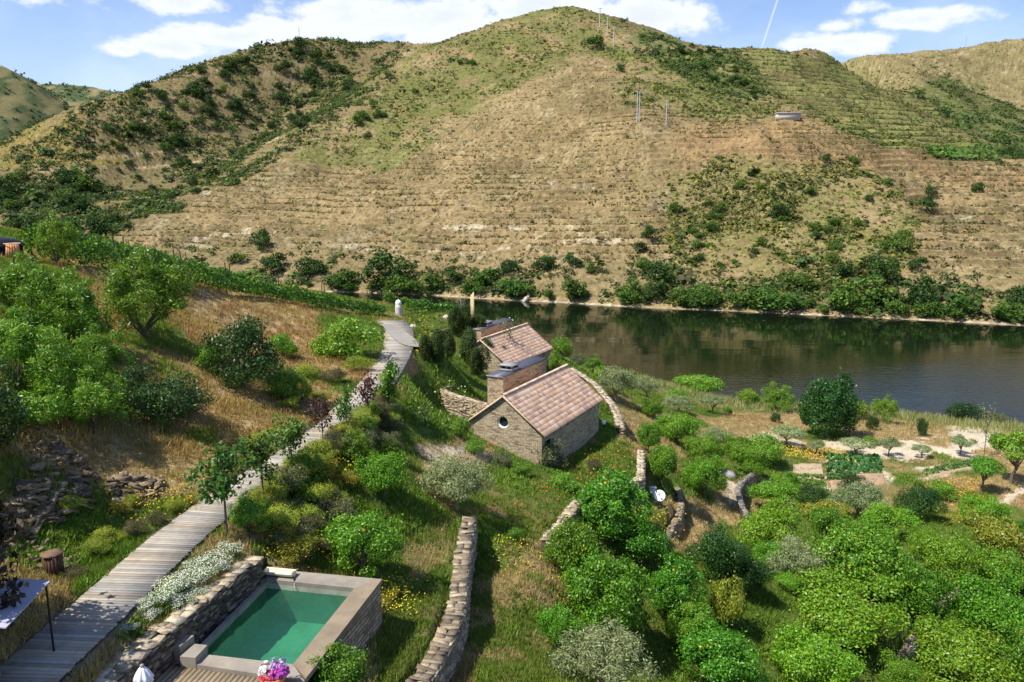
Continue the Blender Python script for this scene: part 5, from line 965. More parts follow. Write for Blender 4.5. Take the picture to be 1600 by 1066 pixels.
for a in (('orange', 955, 800, 124, 110, 'dense green orange tree left of the satellite dish'), ('orange', 893, 862, 88, 96, 'green orange tree beside the lower end of the short slanting wall'), ('orange', 940, 935, 135, 125, 'largest glossy orange tree, right behind the silvery olive at the bottom'),
          ('orange', 1055, 925, 105, 100, 'green orange tree in front of the shaded terrace gap, left of the dark tree'), ('yellow', 1136, 945, 62, 92, 'yellowish small orange tree between the dark tree and the bright grass'), ('orange', 872, 985, 80, 75, 'low spreading green orange tree left of the silvery olive at the bottom'), ('orange', 1120, 1040, 125, 105, 'green orange tree at the bottom edge between the silvery olive and bright grass'),
          ('orange', 1080, 985, 95, 80, 'green orange tree just below the yellowish small one'), ('dark', 1122, 875, 95, 98, 'very dark green tree below the dry terrace, right of the shaded wall'), ('dark', 1166, 908, 66, 70, 'smaller dark green tree touching the right of the very dark one'), ('bright', 1312, 958, 175, 115, 'broad yellow-green orange tree below the round grey olive'), ('bright', 1275, 1035, 150, 115, 'yellow-green orange tree at the bottom edge right of the bright grass'),
          ('orange', 1345, 885, 145, 120, 'big fresh green orange tree right of the round grey olive'), ('orange', 1425, 930, 90, 85, 'green orange tree standing over the shaded gap with a bit of stone wall'), ('bright', 1475, 878, 115, 84, 'light green orange tree behind the broken wall in the lower right'), ('bright', 1545, 962, 140, 120, 'large light green orange tree near the right edge, above the bottom row'),
          ('bright', 1555, 892, 110, 85, 'yellow-green orange tree left of the grey rock at the right edge'), ('bright', 1495, 1035, 170, 110, 'wide yellow-green orange tree at the bottom edge in the right corner'), ('bright', 1405, 1055, 75, 60, 'small yellow-green orange tree at the bottom edge beside the dark gap'), ('orange', 1590, 1035, 90, 100, 'green orange tree cut off by the lower right corner'),
          ('yellow', 1552, 838, 90, 72, 'yellowish orange tree below the grassy path at the right'), ('orange', 1598, 846, 60, 60, 'green tree cut off by the right edge beside the yellowish one'), ('bright', 1537, 802, 84, 62, 'round yellow-green tree below the leaning fruit tree at the right'), ('dark', 1433, 790, 70, 56, 'dark glossy tree in front of the yellow flowers right of the plots'),
          ('bright', 1385, 818, 82, 62, 'bright green tree tucked beside the dark glossy one'), ('orange', 1292, 828, 62, 66, 'green tree right of the narrow gap, above the big orange tree'), ('yellow', 1290, 802, 66, 36, 'low yellowish tree in front of the grey olive by the plots'), ('bright', 1200, 828, 112, 84, 'wide bright green tree below the grey rock slab'), ('bright', 1205, 870, 62, 58, 'small bright green tree left of the round grey olive'),
          ('dark', 1268, 778, 48, 34, 'small dark tree at the foot of the sandy vegetable plot'), ('bright', 1212, 775, 86, 54, 'bright green tree left of the small dark tree by the plots'), ('orange', 1234, 756, 34, 34, 'dense green bush at the left edge of the sandy vegetable plot'), ('bright', 1100, 748, 78, 72, 'bright green tree above the dry terrace, right of the dish'), ('bright', 1058, 672, 72, 56, 'bright lime-green tree right of the curved wall'),
          ('bright', 1098, 706, 72, 50, 'lime-green tree between the curved wall and the vegetable plots'), ('orange', 1034, 735, 58, 72, 'green tree against the terrace wall just above the dish'), ('orange', 1012, 688, 38, 46, 'small green tree at the end of the green terrace by the nearer cottage'), ('bright', 1172, 722, 68, 56, 'yellow-green tree left of the garden plots'), ('bright', 1150, 700, 50, 40, 'small lime tree behind the yellow-green one by the plots'), ('orange', 1020, 641, 40, 32, 'little dark green tree alone on the dry ground beside the curved wall'),
          ('orange', 600, 748, 80, 76, 'round glossy bush-like orange tree left of the olive at the top of the wall'), ('orange', 572, 858, 112, 104, 'large glossy orange tree just beyond the far corner of the pool'), ('orange', 525, 1052, 115, 78, 'fresh green citrus bush at the bottom edge against the pool wall'), ('orange', 806, 838, 30, 26, 'tiny green citrus bush in the middle of the grassy terrace'),
          ('bright', 1470, 980, 80, 62, 'light green orange tree right of the stone wall gap in the lower right'), ('bright', 1230, 905, 56, 36, 'low yellow-green growth at the foot of the round grey olive'), ('bright', 1445, 855, 70, 46, 'small light green tree behind the big fresh green one'), ('orange', 1000, 855, 84, 76, 'green orange tree between the dish and the shaded wall'), ('bright', 1340, 840, 80, 48, 'bright green tree below the grey olive by the plots')):
    plant(*a[:5], a[5], 'orange tree' if a[0] in ('orange', 'bright', 'yellow') else 'tree', G_O)
G_L = 'olive trees in the garden and on the river terrace'
for a in (('olive', 712, 760, 102, 88, 'full silvery olive tree at the upper end of the long terrace wall'), ('olive', 938, 1035, 148, 108, 'large silvery olive tree at the bottom edge among green orange trees'), ('olive', 1242, 882, 84, 76, 'round grey-green olive tree in the middle of the orchard'), ('olive', 1340, 786, 76, 62, 'grey-green olive tree in front of the bare vegetable bed'), ('olive', 1120, 687, 48, 36, 'greyish olive bush between two lime-green trees'),
          ('olive_small', 1228, 682, 52, 36, 'spreading small olive below the big round tree, left of the sandy track'), ('olive_small', 1275, 700, 28, 24, 'little olive in the yellow flowers under the big round tree'), ('olive_small', 1335, 700, 52, 30, 'flat-topped olive beside the yellow flowers on the sandy track'), ('olive_small', 1388, 700, 36, 34, 'slim olive on the near edge of the sandy track, second from the right group'), ('olive_small', 1440, 706, 28, 24, 'tiny olive alone on the near edge of the sandy track'), ('olive_small', 1500, 697, 36, 38, 'thin upright olive right of the tiny one on the sandy track'),
          ('olive', 962, 603, 62, 56, 'grey-leaved olive just outside the curved wall'), ('olive', 1010, 607, 36, 34, 'greyish olive on the river bank right of the curved wall'), ('olive', 1060, 633, 46, 26, 'low grey olive clump in the straw grass'), ('olive_small', 1113, 633, 40, 32, 'small grey olive standing in tall straw grass'), ('greyshrub', 850, 704, 62, 62, 'dark grey-green bush hugging the front corner of the nearer cottage')):
    plant(*a, 'olive tree' if a[0] != 'greyshrub' else 'bush', G_L if a[0] != 'greyshrub' else None)
plant('round', 1290, 643, 98, 96, 'big dark round tree standing above the river on the terrace', 'tree')
plant('tree', 1580, 712, 74, 92, 'leafy fruit tree with a dark forked trunk near the right edge', 'tree', sink=.48); plant('tree', 1534, 740, 52, 62, 'bright small fruit tree with a bent dark trunk beside the dirt path', 'tree', sink=.48); plant('thin', 1537, 690, 30, 56, 'sparse half-bare young tree behind the bright small fruit tree', 'tree', sink=.45)
for a in (('shrub', 1195, 704, 66, 56, 'feathery green shrub left of the sandy vegetable plot'), ('shrub', 1090, 600, 76, 36, 'dense green riverside bush in front of the dark water'), ('shrub', 1170, 620, 34, 30, 'small green riverside bush left of the pale one'), ('feather', 1215, 626, 60, 38, 'pale feathery riverside bush beside the big round tree'), ('shrub', 1333, 640, 56, 34, 'green bush behind the right side of the big round tree'), ('feather', 1382, 645, 42, 38, 'light green tall bush on the river edge right of the big round tree'),
          ('darkshrub', 1506, 645, 56, 32, 'dark rounded bush on the river edge in front of blue water'), ('greyshrub', 1557, 652, 46, 24, 'grey low bush at the tip of the river edge near the right'), ('feather', 928, 572, 30, 24, 'yellow-green bush at the top of the curved wall'), ('shrub', 944, 588, 40, 36, 'green bush outside the curved wall'), ('darkshrub', 1363, 660, 18, 30, 'small dark sapling-like bush on the dry river terrace, nearer the round tree'), ('darkshrub', 1440, 667, 16, 34, 'small dark slender bush alone in straw grass on the river terrace'),
          ('shrub', 1137, 641, 14, 16, 'tiny dark green bush in the straw grass above the lime tree'), ('darkshrub', 1212, 652, 15, 20, 'tiny dark bush left of the big round tree'), ('shrub', 878, 545, 34, 40, 'green bush behind the far corner of the farther cottage'), ('feather', 866, 572, 26, 32, 'leafy bush between the two cottages on the river side'), ('greyshrub', 905, 560, 30, 24, 'grey-green bush on the bank beyond the nearer roof'), ('shrub', 1470, 765, 34, 40, 'green bush in front of the pale low crops'), ('shrub', 880, 752, 46, 30, 'rounded green clump in the grass right of the dark corner bush'),
          ('darkshrub', 1330, 752, 40, 22, 'low dark crop clump beside the bare bed'), ('feather', 720, 672, 40, 28, 'leafy green clump hiding the left roof corner of the nearer cottage'), ('shrub', 742, 700, 34, 24, 'small green shrub at the left foot of the nearer gable wall'), ('greyshrub', 782, 716, 36, 26, 'greyish shrub at the middle foot of the nearer gable wall'), ('shrub', 815, 733, 34, 26, 'small green shrub at the right foot of the nearer gable wall'), ('shrub', 1058, 617, 36, 24, 'green bush on the bank behind the low grey olive'), ('shrub', 1360, 690, 26, 16, 'low green bush beside the sandy track'),
          ('feather', 40, 470, 110, 96, 'tall light green shrub at the left edge below the slatted basket'), ('feather', 120, 500, 110, 110, 'tall light green shrub on the slope below the left end of the vines'), ('feather', 30, 560, 120, 105, 'broad leafy green shrub at the left edge, in the middle of the thicket'), ('feather', 105, 590, 130, 110, 'broad bright green shrub in the centre of the left thicket'), ('feather', 150, 640, 110, 90, 'drooping green shrub at the bottom of the left thicket'), ('shrub', 60, 640, 110, 80, 'shaded green shrub above the slate rubble'), ('feather', 165, 560, 70, 70, 'light green shrub at the right side of the left thicket'), ('darkshrub', -35, 640, 165, 175, 'dark shrub cut off by the left edge, enlarged out of view to shade the slate bank'),  # last dark shrub enlarged past the frame edge to shade the bank
          ('feather', 232, 480, 140, 120, 'large dark spreading shrub with bare branches in the dry grass'), ('darkshrub', 380, 558, 112, 118, 'big dense dark green shrub in the middle of the dry bank'), ('darkshrub', 270, 625, 118, 88, 'dark low shrub in the shade left of the dense one'), ('shrub', 545, 528, 108, 74, 'loose green shrub left of the boardwalk bend'), ('feather', 470, 612, 40, 46, 'small green shrub by the boardwalk below the dry grass'), ('shrub', 440, 600, 60, 50, 'green shrub beside the dense dark one'),
          ('shrub', 330, 555, 50, 50, 'small green shrub left of the dense dark one'), ('darkshrub', 210, 600, 60, 60, 'dark small shrub between the thicket and the shaded bank'), ('shrub', 440, 540, 44, 44, 'small green shrub in dry grass right of the dense dark one')):
    plant(*a, 'shrub', 'shrubs of the garden and river bank')
for a in (('sapling', 355, 760, 96, 128, 840, 'leafy young tree with a thin trunk at the near edge of the boardwalk'), ('sapling', 412, 738, 70, 92, 790, 'young tree right behind the leafy one by the boardwalk'), ('sapling', 457, 708, 56, 76, 752, 'dark young tree with upright twigs beside the boardwalk'), ('redsap', 505, 668, 42, 66, 706, 'young tree with a reddish tip by the sunlit stretch of boardwalk'), ('sapling', 542, 655, 36, 58, 686, 'small dark young tree between the red-tipped one and the purple one'), ('purple', 576, 630, 36, 54, 662, 'purple-leaved young tree by the boardwalk'), ('bushysap', 608, 614, 42, 66, 650, 'bushy green young tree beside the purple-leaved one'),
          ('thin', 797, 545, 42, 58, 577, 'small tufted palm-like sapling in front of the farther tiled roof'), ('thin', 775, 735, 18, 34, 752, 'slender sapling with few leaves right of the full olive tree')):
    k, cx, cy, w, h, yb, lb = a; p = cast(cx, yb); dep = p[1] * cp - (p[2] - HC) * sp_; H = (h + 22) / FPX * dep / 2.75; put(k, p, w / FPX * dep / 2 / .95, H / (w / FPX * dep / 2 / .95), lb, 'young tree', 'young trees planted along the boardwalk and cottages')
for i, (cx, cy, w, h, lb) in enumerate(((664, 545, 18, 36, 'squat brownish clipped shrub nearest the forking path'), (683, 545, 20, 48, 'dark clipped column shrub, leftmost of the row before the farther cottage'), (700, 540, 20, 46, 'clipped column shrub second in the row before the farther cottage'), (733, 547, 24, 52, 'broad clipped column shrub left of the farther cottage gable'), (745, 568, 20, 40, 'clipped column shrub left of the white globe lamp'), (761, 560, 22, 48, 'clipped column shrub directly behind the white globe lamp'), (784, 566, 22, 42, 'clipped column shrub right of the white globe lamp'), (712, 505, 18, 38, 'clipped column shrub before the far vines, left of the farther chimney block'), (726, 500, 18, 36, 'clipped column shrub beside the standing stone'), (748, 508, 20, 24, 'rounded clipped shrub behind the farther chimney block'))):
    p = cast(cx, cy + h * .46); dep = p[1] * cp - (p[2] - HC) * sp_; put('cypress', p, w / FPX * dep / 2 * 1.25, h / w * .5, lb, 'clipped shrub', 'clipped column shrubs by the cottages')
# scrub on the bank between the boardwalk and the terraces: a countable lot of look-alike bushes
rs = np.random.default_rng(33); zoneb = [(395, 800), (470, 735), (520, 700), (570, 655), (640, 660), (650, 720), (560, 715), (545, 800), (520, 880), (440, 885), (385, 850)]; n_ = 0
while n_ < 64:
    x, y = rs.uniform(385, 650), rs.uniform(650, 890)
    if not inpoly(np.array(x), np.array(y), zoneb): continue
    p = cast(x, y); yl = rs.random() < (.34 if (y > 820 or abs(x - 500) < 40) else .16)
    kd_ = 'yellowbush' if yl else ['broom', 'broom', 'feather', 'greyshrub'][rs.integers(4)]; put(kd_, p, rs.uniform(.4, .85), rs.uniform(.7, 1.15), 'yellow-flowered scrub bush on the bank right of the boardwalk' if yl else 'olive-brown rounded scrub bush on the bank right of the boardwalk', 'scrub bush', 'yellow scrub bushes' if yl else 'olive-brown scrub bushes'); n_ += 1
for (x, y, w, yl) in ((300, 790, 30, 1), (270, 800, 34, 0), (250, 820, 40, 0), (470, 748, 62, 0), (500, 726, 60, 0), (528, 706, 58, 0), (548, 688, 52, 0), (568, 672, 50, 0), (588, 655, 46, 0), (604, 632, 42, 0), (440, 770, 56, 0), (445, 752, 34, 0), (462, 735, 34, 1), (480, 722, 36, 0), (520, 694, 34, 0), (532, 680, 34, 1), (556, 668, 36, 0), (566, 655, 34, 0), (430, 768, 36, 0), (405, 790, 34, 1), (592, 634, 30, 0), (602, 600, 28, 0), (380, 800, 30, 0), (360, 700, 36, 0), (420, 690, 36, 0), (400, 705, 40, 0), (190, 800, 34, 1), (215, 835, 44, 0), (150, 870, 50, 0), (170, 850, 44, 0), (120, 905, 40, 0), (110, 800, 40, 0), (205, 790, 30, 0), (600, 950, 30, 1), (610, 935, 30, 1), (480, 655, 30, 0), (455, 640, 34, 0), (500, 630, 30, 0), (520, 600, 40, 0), (560, 580, 40, 0), (480, 590, 36, 0), (930, 735, 30, 0), (1000, 845, 20, 1), (740, 640, 20, 1), (610, 660, 30, 0)):
    p = cast(x, y); put('yellowbush' if yl else 'broom', p, w / FPX * p[1] / 2, 1.0, 'yellow-flowered tuft of scrub beside a path or wall' if yl else 'low olive-green tuft of scrub beside a path or wall', 'scrub bush', 'yellow scrub tufts beside paths' if yl else 'olive scrub tufts beside paths')
# white flower clumps along the pool wall
def flower_clump(seed):
    r = np.random.default_rng(seed); root = thing('flower_clump', None, None); P, N, _ = crown_pts(r, 1, 1.0, .38, 16, 2200, (.3, .5), -.1, .5); V, F, cc = leaves(P, N, .13, .04, LSH + OLV, r, .9); mk('foliage', V, [F], M['leaf_matte'], root, cc)
    P, N, _ = crown_pts(np.random.default_rng(seed), 1.04, 1.06, .40, 16, 1100, (.3, .5), .0, .05); V, F, cc = leaves(P, N + [0, 0, .6], .075, .07, [((.80, .80, .74), 5), ((.72, .70, .55), 1)], r, .5); mk('white_flowers', V, [F], M['petal'], root, cc); root['unused'] = 1; return root
PROTO['white'] = [flower_clump(5), flower_clump(6)]
for i, (x, y, w) in enumerate(((352, 868, 44), (330, 885, 48), (318, 905, 46), (290, 915, 50), (268, 925, 52), (250, 940, 44), (282, 945, 40), (300, 890, 34), (236, 965, 34), (200, 985, 26), (345, 890, 34), (310, 930, 34), (225, 950, 30))):
    p = cast(x, y); put('white', p, w / FPX * p[1] / 2, .9, 'mound of small white flowers between the boardwalk and the pool wall', 'flowers', 'white flower mounds by the pool wall')
# vine rows
def vine_row(line, hgt, thick, label, seed, posts=True, dens=95, taper=.45):
    r = np.random.default_rng(seed); P = smooth_line(line, 2); L = np.r_[0, np.cumsum(np.hypot(*(P[1:, :2] - P[:-1, :2]).T))]; root = thing('vine_row', label, 'vine row', tuple(P[len(P) // 2]), 0, 'vine rows'); c = P[len(P) // 2]; n = int(L[-1] * dens * hgt)
    s = r.uniform(0, L[-1], n); k = np.clip(np.searchsorted(L, s, 'right') - 1, 0, len(P) - 2); t = ((s - L[k]) / (L[k + 1] - L[k]))[:, None]; b = P[k] + (P[k + 1] - P[k]) * t; d = P[k + 1] - P[k]; nn = np.c_[-d[:, 1], d[:, 0], np.zeros(n)]; nn /= np.linalg.norm(nn, axis=1, keepdims=True)
    top = hgt * (1 - taper * s / L[-1]) * (.66 + .5 * vnoise(s / .55, s * 0, seed)); side = r.choice([-1, 1], n); hz = r.random(n) ** .75; wd = thick * np.sqrt(np.clip(1 - (hz * 1.7 - .8) ** 2 * .8, .1, 1)) * (.7 + .6 * vnoise(s / .5, hz * 3, seed + 1)); p = b + nn * (side * wd * r.uniform(.5, 1.0, n))[:, None]; p[:, 2] += .25 + hz * (top - .2)
    V, F, cc = leaves(p - c, nn * side[:, None] + [0, 0, .5], .24, .21, [((.10, .22, .02), 4), ((.15, .28, .03), 3), ((.055, .135, .016), 3)], r, .7, .3, .25); mk('foliage', V, [F], M['leaf'], root, cc)
    if posts:
        for q in np.arange(.6, L[-1], 5.5):
            k = min(np.searchsorted(L, q, 'right') - 1, len(P) - 2); b = P[k] + (P[k + 1] - P[k]) * ((q - L[k]) / (L[k + 1] - L[k])) - c; mb = MB(); mb.tube([b - [0, 0, .4], b + [0, 0, hgt * 1.12]], [.05, .045], 6, col=(.10, .075, .05)); mb.build('post', M['wood_brown'], root, True)
    return root
def gl(pts): return [np.array([p[0], p[1], float(zn(p[0], p[1]))]) for p in pts]
vine_row(gl([PD(35, 400, 49), PD(100, 415, 51.5), PD(180, 430, 54), PD(260, 440, 58.5), PD(350, 458, 64.5), PD(450, 474, 70.5), PD(550, 490, 76.5), PD(598, 496, 80)]), 2.25, .55, 'long leafy vine row along the top of the dry bank, nearest the boardwalk', 1)
vine_row(gl([PD(60, 395, 53), PD(180, 420, 57), PD(350, 448, 68), PD(450, 466, 74), PD(520, 476, 79)]), 1.9, .5, 'second vine row just behind the long front row', 2)
vine_row(gl([PD(636, 490, 84), PD(690, 490, 87), PD(735, 492, 90)]), 1.6, .5, 'short vine row right of the white-capped pillar', 3)
vine_row(gl([PD(600, 487, 92), PD(680, 488, 95), PD(745, 492, 98)]), 1.6, .5, 'vine row behind the short one, closest to the river', 4)
vt_ = cast(75, 418); put('feather', (vt_[0], vt_[1] + 1.2, vt_[2]), 1.25, 1.25, 'tall leafy vine bush at the left end of the vine row beside the slatted basket', 'vine')
# near tree at the left edge of the frame: its trunk and a few leafy twigs reach in; the unseen crown is sized to cast shade there
r = np.random.default_rng(77); tn = PZ(2, 1062, -12.1); root = thing('maple_tree', 'near dark-leaved tree at the left edge, its star-shaped leaves hanging over the shade canopy', 'tree', tuple(tn - [.05, 0, 0]))
P, N, C0 = crown_pts(r, 2.8, 2.8, 0, 38, 12000, (.3, .5), -.9); off = np.array([-3.0, -.1, 3.4]); P = P + off; C0 = C0 + off
tw = np.array([PD(px, py, tn[1] - .2) - tn + [.05, 0, 0] for px, py in ((8, 900), (14, 912), (20, 922), (12, 930), (26, 925), (30, 918), (16, 945), (6, 950), (10, 890), (4, 970), (12, 978), (22, 935), (3, 915), (5, 935))]); i = r.choice(len(tw), 120); Pt = tw[i] + r.normal(0, .08, (120, 3)); P = np.r_[P, Pt]; N = np.r_[N, r.normal(size=(120, 3)) + [0, -1, .6]]
V = []; F = []; cc = []
for p, n in zip(P, N):                                            # five-pointed leaves
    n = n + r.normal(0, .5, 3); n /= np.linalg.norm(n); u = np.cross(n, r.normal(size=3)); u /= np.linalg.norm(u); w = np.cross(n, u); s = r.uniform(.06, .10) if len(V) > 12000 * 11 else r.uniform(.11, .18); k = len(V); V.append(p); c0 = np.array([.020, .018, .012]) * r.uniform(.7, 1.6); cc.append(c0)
    for j in range(10): a = j * math.pi / 5; q = s * (1.0 if j % 2 == 0 else .5); V.append(p + q * (math.cos(a) * u + math.sin(a) * w)); cc.append(c0); F.append([k, k + 1 + j, k + 1 + (j + 1) % 10])
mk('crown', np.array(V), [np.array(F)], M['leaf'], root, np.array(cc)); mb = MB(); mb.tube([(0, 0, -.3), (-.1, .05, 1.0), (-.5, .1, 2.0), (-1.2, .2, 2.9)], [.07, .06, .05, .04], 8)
for t in list(C0[::3]) + list(tw[[1, 5, 9, 7]]): mb.tube([(-.5, .1, 2.0), (np.array([-.5, .1, 2.0]) + t) / 2 + [0, 0, .3], t], [.035, .02, .006], 5, cap=False)
mb.build('trunk', M['bark_pale'], root, True)
# ------------------------------------------------------------------ ground cover (grass, flowers, far scrub): one object of each sort
def tufts(name, x, y, z, h, k, cols, seed, wid=.22, mat='grass', lean=.5):
    r = np.random.default_rng(seed); n = len(x); b = np.c_[x, y, z][:, None, :] + r.normal(0, 1, (n, k, 3)) * (h * .35)[:, None, None] * [1, 1, 0]; d = r.normal(0, lean, (n, k, 3)); d[..., 2] = 1; d /= np.linalg.norm(d, axis=-1, keepdims=True); hh = (h[:, None] * r.uniform(.5, 1.25, (n, k)))[..., None]; a = r.uniform(0, 6.28, (n, k)); w = np.stack([np.cos(a), np.sin(a), a * 0], -1) * hh * wid * .5
    V = np.stack([b - w - [0, 0, .05], b + w - [0, 0, .05], b + d * hh], 2).reshape(-1, 3); F = np.arange(len(V)).reshape(-1, 3); cc = np.repeat(cols[:, None] * r.uniform(.75, 1.25, (n, k, 1)), 3, 1).reshape(-1, 3); o = mk(name, V, [F], M[mat], None, cc); return tag(o, kind='stuff')
rg = np.random.default_rng(99); NB = 300000
uu = rg.uniform(-.76, .76, NB); yy = 15 * (112 / 15.) ** (rg.random(NB) ** .9); xx = uu * yy; zz = zn(xx, yy)
sx_, sy_ = proj(xx, yy, zz); g = gsamp(GN, xx, yy); s_ = gsamp(SN, xx, yy); bed = gsamp(_bed, xx, yy); exc = gsamp(_exc * 1.0, xx, yy); yl = gsamp(YN_, xx, yy)
lum = fbm(xx, yy, 1.1, 3, 201); g = np.clip(g + (lum - .5) * .8, 0, 1); wd_ = np.min([np.abs(seg_dist(xx, yy, [(p[0], p[1]) for p in v[0]])[0]) for v in WALLS.values()], 0); keep = (wd_ > .34) & (bed < .8) & (exc < .5) & (s_ < .45 + .3 * rg.random(NB)) & (rg.random(NB) < .30 + .75 * lum + .3 * g) & (sx_ > -90) & (sx_ < 1690) & (zz > .6)
for q in (APX1, APX2):                                              # none inside the houses
    dx, dy = xx - q[0], yy - q[1]; la = dx * r_1[0] + dy * r_1[1]; lb = dx * a_[0] + dy * a_[1]; keep &= ~((np.abs(la) < 3.2) & (lb > -.1) & (lb < 11)); keep &= ~((la > -3.7) & (la < -2) & (lb > 4.2) & (lb < 12))
xx, yy, zz, g, lum, yl, sx_, sy_ = [v[keep] for v in (xx, yy, zz, g, lum, yl, sx_, sy_)]
isg = g > .5; ht = (.11 + .12 * lum) * (1 + .006 * yy) * np.where(isg, 1.0, 1.15)
gc = np.array([.115, .215, .024]) * (1 - lum[:, None]) + np.array([.25, .31, .05]) * lum[:, None]; gc = gc * (1 - .35 * vnoise(xx / 4, yy / 4, 7))[:, None]
dc = np.array([.31, .255, .10]) * (1 - lum[:, None]) + np.array([.44, .36, .17]) * lum[:, None]; rd = sst(fbm(xx, yy, 6, 3, 211), .5, .7)[:, None]; dc = dc * (1 - rd * .6) + np.array([.33, .215, .09]) * rd * .55; leftb = ((sx_ < 600) & (sy_ < 720))[:, None]; dc = np.where(leftb, dc * [.98, .88, .75], dc)
tufts('green_grass', xx[isg], yy[isg], zz[isg], ht[isg], 5, gc[isg], 1); tufts('dry_grass', xx[~isg], yy[~isg], zz[~isg], ht[~isg], 5, dc[~isg], 2)
# tall lush stems in the greenest patches
lush = isg & (g > .85) & (rg.random(len(g)) < .55); tufts('lush_herbs', xx[lush], yy[lush], zz[lush], ht[lush] * 1.15, 6, gc[lush] * [.75, .95, .8], 3, .42, 'leaf_matte', .8)
# tall grass along the near river edge
xr = rg.uniform(5, 130, 60000); yr = rg.uniform(88, 160, 60000); zr_ = zn(xr, yr); m = (zr_ > .5) & (zr_ < 4.2) & (rg.random(60000) < .25 + .75 * (zr_ < 3)); xr, yr, zr_ = xr[m], yr[m], zr_[m]; t_ = rg.random((len(xr), 1))
tufts('river_grass', xr, yr, zr_, rg.uniform(.35, 1.1, len(xr)), 5, np.array([.15, .22, .045]) * (1 - t_) + np.array([.40, .36, .18]) * t_, 9, .12, 'grass', .25)
# small flowers
FL = [([(415, 830), (520, 800), (540, 890), (410, 890)], (.62, .45, .02), 500), ([(470, 690), (550, 660), (560, 750), (480, 760)], (.62, .42, .02), 420), ([(270, 760), (330, 760), (300, 810), (180, 830), (180, 790)], (.62, .46, .03), 380), ([(590, 915), (650, 910), (640, 975), (590, 970)], (.66, .52, .03), 320), ([(760, 850), (840, 850), (830, 910), (760, 900)], (.62, .42, .03), 150), ([(1225, 700), (1340, 705), (1340, 728), (1220, 716)], (.60, .44, .03), 700), ([(1420, 770), (1540, 745), (1540, 820), (1470, 820)], (.55, .33, .03), 600), ([(985, 800), (1070, 800), (1060, 850), (995, 850)], (.55, .38, .03), 260), ([(1000, 840), (1030, 850), (1020, 870), (990, 855)], (.66, .40, .02), 200),
      ([(740, 700), (770, 695), (775, 720), (745, 722)], (.62, .10, .04), 50), ([(880, 720), (990, 690), (1000, 730), (900, 760)], (.58, .12, .05), 240), ([(830, 750), (920, 740), (900, 790), (800, 800)], (.55, .14, .05), 130), ([(690, 500), (620, 495), (640, 560), (660, 560)], (.55, .38, .04), 150), ([(860, 900), (900, 920), (880, 960), (850, 940)], (.6, .4, .03), 70), ([(640, 620), (720, 600), (740, 660), (660, 680)], (.5, .5, .35), 120)]
FV = []; FC = []
for poly, c, n in FL:
    a = np.array(poly); x = rg.uniform(a[:, 0].min(), a[:, 0].max(), n); y = rg.uniform(a[:, 1].min(), a[:, 1].max(), n); m = inpoly(x, y, poly)
    for i in np.nonzero(m)[0]: FV.append(cast(x[i], y[i], n=500)); FC.append(c)
FV = np.array(FV); FV[:, 2] += rg.uniform(.1, .45, len(FV)); FV[:, :2] += rg.normal(0, .25, (len(FV), 2)); V, F, cc = leaves(FV, np.tile([0, -.3, 1.0], (len(FV), 1)), .075, .075, [((1, 1, 1), 1)], rg, .4); cc = np.repeat(np.array(FC) * rg.uniform(.8, 1.2, (len(FC), 1)), 4, 0); sz = np.repeat((FV[:, 1] / 34.)[:, None], 4, 0); ctr = np.repeat(FV, 4, 0); V = ctr + (V - ctr) * np.clip(sz, .8, 2.2); tag(mk('wild_flowers', V, [F], M['petal'], None, cc), kind='stuff')

